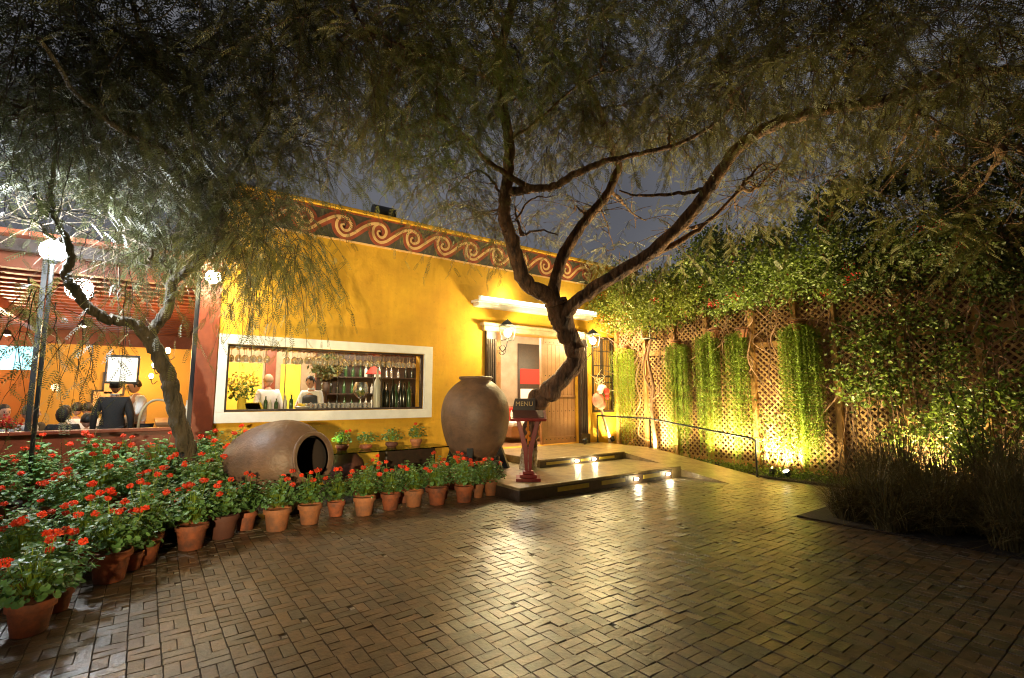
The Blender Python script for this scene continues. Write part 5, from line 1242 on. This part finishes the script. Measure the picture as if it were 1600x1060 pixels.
shrub(9.3, 1.8, 1.9, .7, 1300, 'open leafy shrub rising behind the grass, before the lattice')
shrub(9.2, .6, 2.3, .8, 1500, 'darker taller shrub at the right side behind the grass')
shrub(9.5, -.6, 2.6, .9, 1600, 'black silhouetted shrub at the right edge')
# low ground cover
n = 3800; pos = np.stack([rng.uniform(9.82, 10.5, n), rng.uniform(3.2, 9.3, n), .03+rng.random(n)**2*.12], 1)
d = rng.normal(size=(n, 3)); d[:, 2] = abs(d[:, 2])
o = bulk('ground_cover', place(LT, frames(d), pos, rng.uniform(.03, .07, n)), 6, LF, M['vine'])
tag(o, 'low leafy ground cover between handrail and lattice', 'ground cover', kind='stuff')
# fallen leaves on the paving
n = 260; pos = np.stack([rng.uniform(-.5, 9.2, n), rng.uniform(1.0, 6.0, n), np.full(n, .008)], 1); d = rng.normal(size=(n, 3)); d[:, 2] = 0
o = bulk('fallen_leaves', place(LT*np.array([1, 1, .3]), frames(d, np.tile([0, 0, 1.], (n, 1))), pos, rng.uniform(.012, .035, n)), 6, LF, mat('fallen_leaf', (.2, .13, .06), .7))
tag(o, 'scattered dry leaves and petals on the brick paving', 'fallen leaves', kind='stuff')

# ================================================================ CLAY JARS
jp = [(1e-3, 0), (.26, 0), (.34, .07), (.44, .20), (.56, .42), (.65, .70), (.69, .98), (.665, 1.22), (.59, 1.42), (.48, 1.56), (.385, 1.645), (.32, 1.69), (.305, 1.71), (.335, 1.73), (.345, 1.76), (.325, 1.78), (.285, 1.77), (.275, 1.70), (.34, 1.62), (.46, 1.51), (.58, 1.36), (.62, 1.0), (.5, .5), (.25, .2), (1e-3, .1)]
jz = .33
jb = Vector((5.26, 8.45, jz))
def smoothprof(pr, m=3): 
    q = catmull(np.array(pr), m); q[:, 0] = np.maximum(q[:, 0], 1e-3); return [tuple(a) for a in q]
e = empty('standing_jar', (5.26, 8.45, .0), 'huge clay wine jar standing upright on dark wedges beside the doorway', 'clay jar')
sc_ = .985
m_ = MB(); m_.lathe([(a*sc_, b_*sc_) for a, b_ in smoothprof(jp)], (5.26, 8.45, .22), 64); build('body', m_, M['clay'], e, smooth=True)
for k, a in enumerate((-2.3, -.9, .5, 2.0)):
    m_ = MB(); c = np.array([5.26, 8.45, 0]); d = np.array([math.cos(a), math.sin(a), 0]); zb = .206 if c[0]+d[0]*.5 > 4.62 else 0
    s_ = np.array([-d[1], d[0], 0])*.06
    P2 = [c+d*.70+(0, 0, zb), c+d*.50+(0, 0, .72), c+d*.43+(0, 0, .70), c+d*.24+(0, 0, zb)]
    m_.poly([q-s_ for q in P2], (0, 0, 0), 2*s_); build('wedge', m_, M['black'], e, bevel=.008)
# lying jar: mouth toward the right and a little up
ax = np.array([.49, -.86, .13]); ax /= np.linalg.norm(ax)
jc = atY(430, 722, 7.5)
s1 = .88
e = empty('lying_jar', (jc[0], 7.5, 0), 'huge clay wine jar lying on its side with a dark open mouth', 'clay jar')
st = jc-ax*.95*s1; st[2] = max(st[2], .58)
fj = lambda b_: float(np.interp(b_, [0, 1.0, 1.5, 1.78], [.92, .90, .98, 1.15]))
jl = [(a*fj(b_), b_) for a, b_ in jp[:17]]; ji = [(a*fj(b_), b_) for a, b_ in jp[17:]]
m_ = MB(); m_.lathe([(a*s1, b_*s1) for a, b_ in smoothprof(jl)], st, 64, ax); build('body', m_, M['clay'], e, smooth=True)
m_ = MB(); m_.lathe([(a*s1, b_*s1) for a, b_ in smoothprof(ji)], st, 48, ax); build('hollow', m_, M['clay_shade'], e, smooth=True)
m_ = MB(); m_.lathe([(1e-3, 1.45), (.40, 1.45)], st, 40, ax)
for k in (-1, 1):
    m_ = MB(); m_.poly([(jc[0]+k*.35-.18, 7.3, .0), (jc[0]+k*.35+.18, 7.3, .0), (jc[0]+k*.35, 7.3, .2)], (0, 0, 0), (0, .5, 0)); build('chock', m_, M['darkwood'], e)
# bell
bx, by = 4.93, 7.2
e = empty('bronze_bell', (bx, by, .206), 'weathered bronze bell standing on the platform corner by the upright jar', 'bell')
m_ = MB(); m_.lathe([(.15, 0), (.152, .01), (.125, .05), (.10, .12), (.085, .2), (.075, .25), (.04, .275), (1e-3, .28), ], (bx, by, .206), 28); build('body', m_, M['bronze'], e, smooth=True)
m_ = MB(); m_.tube([(bx-.035, by, .47), (bx-.035, by, .54), (bx, by, .57), (bx+.035, by, .54), (bx+.035, by, .47)], .013, 8); build('crown_loop', m_, M['bronze'], e, smooth=True)
# glass topped bench
e = empty('glass_topped_table', (3.5, 8.65, 0), 'long low table with greenish glass top on clay and wood supports', 'table')
m_ = MB(); m_.box(2.3, 4.62, 8.35, 9.0, .63, .65); build('tabletop', m_, M['tabglass'], e, bevel=.003)
m_ = MB()
m_.lathe([(.16, 0), (.30, .12), (.36, .3), (.34, .48), (.22, .6), (.2, .628)], (2.75, 8.7, 0), 28); build('jar_support', m_, M['terra_dark'], e, smooth=True)
m_ = MB(); m_.box(3.45, 4.45, 8.55, 8.9, 0, .628); build('wood_support', m_, M['darkwood'], e, bevel=.03)

# ================================================================ MENU STAND
mx, my = 5.16, 6.62; Z0 = .206
e = empty('menu_stand', (mx, my, Z0), 'red painted menu stand with V shaped uprights on a stepped foot', 'menu stand')
fx = np.array([.80, -.6, 0]); fy = np.array([.6, .80, 0])
def loc(a, b_, c): return np.array([mx, my, Z0])+fx*a+fy*b_+np.array([0, 0, c])
m_ = MB()
for hw, z0_, z1_ in ((.20, 0, .05), (.145, .051, .10), (.09, .101, .15)):
    q = [loc(-hw, -hw, z0_), loc(hw, -hw, z0_), loc(hw, hw, z0_), loc(-hw, hw, z0_)]; m_.poly(q, (0, 0, z0_), (0, 0, z1_))
build('foot', m_, M['paint_red'], e, bevel=.006)
for s in (-1, 1):
    m_ = MB(); P2 = [(0 + s*.004, .14), (s*.055, .14), (s*.075, .45), (s*.20, .98), (s*.13, .98), (s*.004, .52)]
    m_.poly([loc(a, -.025, z) for a, z in P2], (0, 0, 0), fy*.05); build('upright', m_, M['paint_red'], e, bevel=.005)
m_ = MB(); P2 = [(-.30, -.16, .965), (.30, -.16, .965), (.30, .18, 1.10), (-.30, .18, 1.10)]
m_.poly([loc(*q) for q in P2], (0, 0, 0), (0, -.012, .04)); build('desk', m_, M['paint_red'], e, bevel=.005)
m_ = MB(); P2 = [(-.26, -.13, 1.019), (.26, -.13, 1.019), (.26, .15, 1.13), (-.26, .15, 1.13)]
m_.poly([loc(*q) for q in P2], (0, 0, 0), (0, 0, .01)); build('menu_sheet', m_, M['terra_dark'], e)
m_ = MB(); P2 = [(-.27, .15, 1.13), (.13, .15, 1.13), (.13, .19, 1.34), (-.22, .19, 1.34)]
m_.poly([loc(*q) for q in P2], (0, 0, 0), fy*.03); sign = build('sign_board', m_, M['darkwood'], e, bevel=.004)
tx = bpy.data.curves.new('lettering', 'FONT'); tx.body = 'MENU'; tx.size = .11; tx.extrude = .003; tx.align_x = 'CENTER'; tx.align_y = 'CENTER'
to = bpy.data.objects.new('tmp', tx); COL.objects.link(to)
to.matrix_world = Matrix.Translation(Vector(loc(-.06, .165, 1.245)))@Matrix.Rotation(math.atan2(fx[1], fx[0]), 4, 'Z')@Matrix.Rotation(R(80), 4, 'X')
dg = bpy.context.evaluated_depsgraph_get(); me = bpy.data.meshes.new_from_object(to.evaluated_get(dg)); mw = to.matrix_world.copy(); bpy.data.objects.remove(to)
me.transform(Matrix.Translation(-Vector(rootloc(e)))@mw); lo = link('lettering', me, mat('gilt', (.5, .33, .12), .5), sign)
m_ = MB()
for k, (a, z) in enumerate(((0, .92), (-.02, .86), (.02, .80), (-.025, .74), (.03, .70))): m_.ball(loc(a, -.03, z-.03), .028, 8, (1, .5, 1.3))
m_.bar(loc(0, -.01, .58), loc(0, -.01, .96), .02); build('carved_flower', m_, mat('orange_paint', (.8, .28, .03), .5), e, smooth=True)

# ================================================================ GERANIUMS
def pot_proto(m_, h=.25, r=.155):
    pm = MB(); k = r/.155; H = h
    pm.lathe([(1e-3, 0), (.105*k, 0), (.108*k, .004), (.138*k, H-.055), (.155*k, H-.052), (.157*k, H-.03), (.157*k, H-.006), (.153*k, H), (.142*k, H), (.138*k, H-.03), (1e-3, H-.035)], (0, 0, 0), 28)
    return pm
def disc_T(n=7):
    v = [(0, 0, 0)]
    for i in range(n+1): a = R(-158)+R(316)*i/n; v.append((.5*math.cos(a)+.12, .5*math.sin(a), .07*math.cos(i*2.6)+.08))
    return np.array(v), [(0, 1, 2, 3), (0, 3, 4, 5), (0, 5, 6, 7), (0, 7, 8, 8)]
GT, GF = disc_T(7); GF = [(0, 1, 2, 3), (0, 3, 4, 5), (0, 5, 6, 7)]; 
GT = np.vstack([GT[:1], [(.5*math.cos(R(-150)+R(300)*i/6)+.15, .5*math.sin(R(-150)+R(300)*i/6), .10+.05*(i % 2)) for i in range(7)]])
def geranium(n, H, W, m_pot, flowers, seed, label, ph=.25, pr_=.155, leaf=.052, gm='gleaf'):
    r = np.random.default_rng(seed)
    e = empty('potted_geranium', (0, 0, 0), label, 'potted plant')
    p_ = build('pot', pot_proto(m_pot, ph, pr_), m_pot, e, smooth=True, local=True)
    sm = MB(); sm.lathe([(1e-3, .0), (.135*pr_/.155, .0)], (0, 0, ph-.03), 16); 
    # leaves over a mound, facing outward and up, on petioles
    th = r.random(n)*6.28; ph_ = r.random(n)**.75*1.75
    d = np.stack([np.sin(ph_)*np.cos(th), np.sin(ph_)*np.sin(th), np.cos(ph_)], 1)
    rad = r.uniform(.60, 1.08, n)*(1+.18*np.sin(3*th+seed))
    pos = np.array([0, 0, ph+.08])+d*np.array([W, W, H])*rad[:, None]
    nrm = d*.6+np.array([0, 0, .9])+r.normal(0, .30, (n, 3)); nrm /= np.linalg.norm(nrm, axis=1)[:, None]
    out = d+r.normal(0, .3, (n, 3)); out -= nrm*(out*nrm).sum(1)[:, None]; out /= np.linalg.norm(out, axis=1)[:, None]
    Rm = np.stack([out, np.cross(nrm, out), nrm], 2)
    V = place(GT, Rm, pos, leaf*r.uniform(.65, 1.3, n))
    q0 = np.tile([0, 0, ph+.01], (n, 1))+d*np.array([.07, .07, .05]); mid = (q0+pos)/2+np.array([0, 0, .0]); sd = np.cross(pos-q0, (0, 0, 1.)); sd /= np.linalg.norm(sd, axis=1)[:, None]+1e-6; sd *= .0022
    ev = np.stack([q0-sd, q0+sd, pos+sd, pos-sd], 1).reshape(-1, 3); ef = np.arange(n*4).reshape(n, 4)
    bulk('foliage', V, len(GT), GF, M[gm], e, extra=[(ev, ef, M['trail'])], local=True)
    for k in range(flowers):
        a = r.random()*6.28; rr = r.uniform(.1, 1.1); fp = np.array([W*rr*math.cos(a), W*rr*math.sin(a), ph+.06+H*(.75+.65*r.random())*math.sqrt(max(.1, 1-.5*rr*rr))+.05])
        m = 60; q = r.normal(size=(m, 3)); q /= np.linalg.norm(q, axis=1)[:, None]; q[:, 2] *= .75; R0 = r.uniform(.022, .036)
        Vp = place(np.array([(-.5, -.4, 0), (.5, -.4, .1), (.6, .4, 0), (-.4, .5, .12)]), frames(r.normal(size=(m, 3))), fp+q*R0*r.uniform(.7, 1.1, (m, 1)), r.uniform(.012, .019, m))
        fh = bulk('flower_head', Vp, 4, [(0, 1, 2, 3)], M['gpink'] if (seed+k) % 41 == 0 else M['gred'], e, local=True)
        st_ = MB(); st_.tube([(fp[0]*.3, fp[1]*.3, ph+.05), (fp[0]*.8, fp[1]*.8, fp[2]*.75+ph*.2), tuple(fp)], [.0035, .003, .0025], 5, cap=False)
        build('stalk', st_, M['trail'], fh, local=True)
    return e
front_pots = [  # centre x px, base y px, pot width px, height scale, colour, flowers, note
 (22, 1003, 64, 'terra', 3), (72, 964, 44, 'terra', 2), (153, 918, 58, 'terra', 4), (194, 897, 34, 'terra', 2), (234, 862, 30, 'terra_dark', 2), (287, 865, 47, 'terra', 2), (339, 847, 44, 'terra_dark', 1), (376, 833, 34, 'terra', 2), (425, 835, 42, 'terra_pale', 2), (478, 824, 37, 'terra_pale', 3),
 (521, 811, 28, 'terra', 2), (565, 810, 35, 'terra_pale', 2), (607, 801, 31, 'terra', 2), (644, 796, 31, 'terra_pale', 2), (681, 793, 33, 'terra', 2), (724, 789, 31, 'terra', 2), (746, 781, 20, 'terra_pale', 4), (766, 778, 22, 'terra_pale', 3)]
cname = {'terra': 'red clay', 'terra_dark': 'dark brown', 'terra_pale': 'pale orange'}
for i, (px, py, wp, c, nf) in enumerate(front_pots):
    p = atZ(px, py-2, 0.0); dist = (p-C0)@FWD; r_ = wp/770*dist/2; h = r_*1.62 if i not in (16, 17) else r_*2.0
    p = p+np.array([FWD[0], FWD[1], 0])*r_*.72
    e = geranium(int(150+r_*900), .20+r_*.35, .13+r_*.75, M[c], int(nf*1.8+.5), 100+i, '%s pot with red geranium, %s from the left in the front row' % (cname[c], ordn[i]), h, r_, .046 if i > 7 else .054)
    e.location = (p[0], p[1], .004); e.rotation_euler.z = rng.random()*6; e['group'] = 'geranium pots lining the paving edge'
# the mass of geraniums behind, on low tiers
b = MB(); b.box(-6, .9, 7.9, 9.5, -.04, .30)
tag(build('plant_terrace', b, M['soil']), 'low earth tier carrying the rear rows of geraniums', 'terrace', kind='structure')
b = MB(); b.box(-6, .75, 6.85, 7.899, -.04, .12)
tag(build('lower_plant_terrace', b, M['soil']), 'lowest earth tier under the middle rows of geraniums', 'terrace', kind='structure')
protos = [geranium(300, .26, .25, M['terra'], (4, 6, 3, 7, 3, 5, 4)[k], 7+k*3, 'x') for k in range(7)]
used = [False]*7
rows = [(5.65, -3.3, -.75, 0, 'second row'), (6.2, -3.4, .1, 0, 'third row'), (6.75, -3.6, .45, 0.0, 'fourth row'), (7.3, -3.8, .6, .12, 'fifth row'), (7.85-.1, -4.0, .65, .12, 'sixth row'), (8.3, -4.2, .75, .30, 'seventh row'), (8.85, -4.4, .8, .30, 'rear row against the sill wall')]
q = 0
for y, xa, xb, z, rn in rows:
    xs = np.arange(xb, xa, -.46); 
    vis = [x for x in xs if x > -y*.36-.4]
    for k, x in enumerate(reversed(vis)):
        idx = q % 7; q += 1
        lb = 'geranium with red blooms, %s from the left in the %s behind the front pots' % (ordn[k], rn) if 'rear' not in rn else 'geranium with red blooms, %s from the left in the %s' % (ordn[k], rn)
        L3 = (x+rng.normal(0, .06), y+rng.normal(0, .05), z+.004)
        if (L3[0]-t2b[0])**2+(L3[1]-8.)**2 < .1: L3 = (L3[0]-.2, L3[1]-.15, L3[2])
        if not used[idx]:
            e = protos[idx]; used[idx] = True; e.location = L3; e['label'] = lb; e['group'] = 'massed geraniums behind the front row'
        else:
            e = dup(protos[idx], L3, rng.random()*6.28, lb, 'massed geraniums behind the front row', rng.uniform(.82, 1.22))
# extras behind the front row and on the table
def single(px, py, Y, z, label, **k):
    p = atY(px, py, Y); e = geranium(k.get('n', 110), k.get('H', .17), k.get('W', .15), M[k.get('c', 'terra')], k.get('f', 1), k.get('seed', 5), label, k.get('ph', .16), k.get('pr', .11), .045)
    e.location = (p[0], Y, z); return e
single(535, 690, 8.75, .652, 'small potted geranium with one red bloom, left end of the glass table', f=2, seed=31, ph=.10)
single(572, 690, 8.78, .652, 'low spreading potted plant, second along the glass table', f=0, seed=32, H=.12, W=.22, ph=.07)
single(612, 690, 8.75, .652, 'bushy potted plant, third along the glass table', f=0, seed=33, c='terra_dark', ph=.09, W=.19)
single(650, 690, 8.78, .652, 'potted plant at the right end of the glass table', f=1, seed=34, c='terra_pale', ph=.12, W=.16)
p = atY(377, 710, 8.9); b_ = MB(); b_.lathe([(1e-3, 0), (.13, 0), (.13, .45), (1e-3, .45)], (p[0], 8.9, 0), 20)
tag(build('plinth', b_, M['terra_dark'], smooth=True), 'round plinth behind the lying jar carrying a geranium', 'plinth')
single(377, 690, 8.9, .452, 'tall geranium with red blooms in a pot behind the lying jar', f=5, seed=36, n=130, H=.2, W=.2, ph=.3, pr=.12)
single(333, 750, 7.7, .124, 'slim pot of pale leaved geranium left of the lying jar', f=0, seed=37, n=130, H=.2, W=.16, ph=.42, pr=.11)
single(322, 720, 8.9, .304, 'small geranium beside the corner post', f=1, seed=41, n=130, H=.25, W=.2, ph=.25, pr=.12)
for i, (x, y) in enumerate(((2.55, 7.05), (3.2, 7.15), (3.75, 7.05), (4.2, 7.1), (3.9, 7.6), (4.35, 7.65), (2.95, 7.7))):
    e = geranium(130, .22, .2, M['terra'], 3 if i > 2 else 1, 50+i, 'geranium %s along the second line, between the front pots and the glass table' % ordn[i]); e.location = (x, y, .004); e['group'] = 'geraniums before the glass table'

# ================================================================ assumed floodlight behind the viewpoint, added to throw the tree shadows on the facade
e = empty('assumed_floodlight', (-2.4, -1.6, 0), 'assumed black floodlight on a short pole, added behind the viewpoint to light the facade', 'floodlight')
m_ = MB(); m_.tube([(-2.4, -1.6, 0), (-2.4, -1.6, 1.75)], .03, 10); m_.box(-2.52, -2.28, -1.75, -1.62, 1.7, 1.9); build('pole', m_, M['black'], e)
point('assumed_flood_beam', (-2.38, -1.5, 1.85), 2000, (1, .79, .44), .12, e, spot=42, aim=(3.2, 9.5, 2.2), blend=.9)

# ================================================================ unseen wall and tree added behind the viewpoint to keep out sky light
m_ = MB(); m_.box(-14, 12, -7.4, -7.0, -.05, 5.5)
tag(build('sky_block_wall', m_, M['plaster']), 'unseen ochre wall added behind the viewpoint to block sky light', 'wall')
e = empty('sky_block_tree', (2.5, -3.6, 0), 'unseen tree added behind the viewpoint to block sky light', 'tree')
m_ = MB(); limb(m_, [(2.5, -3.6, 0), (2.4, -3.5, 1.5), (2.7, -3.3, 3), (3.2, -3, 4.6)], .22, .1, 12); build('trunk', m_, M['bark'], e, smooth=True)
n = 24000; pos = np.stack([rng.uniform(-6, 11, n), rng.uniform(-6.8, 1.5, n), rng.normal(5.6, .4, n)], 1)
d = rng.normal(size=(n, 3)); d[:, 2] *= .4
ok = ((pos-C0)@FWD < .3) & (np.linalg.norm(pos-C0, axis=1) > 2.5)
bulk('crown', place(LT, frames(d, np.tile([0, 0, 1.], (n, 1))+rng.normal(0, .5, (n, 3))), pos, rng.uniform(.18, .34, n))[ok], 6, LF, M['crown'], e)
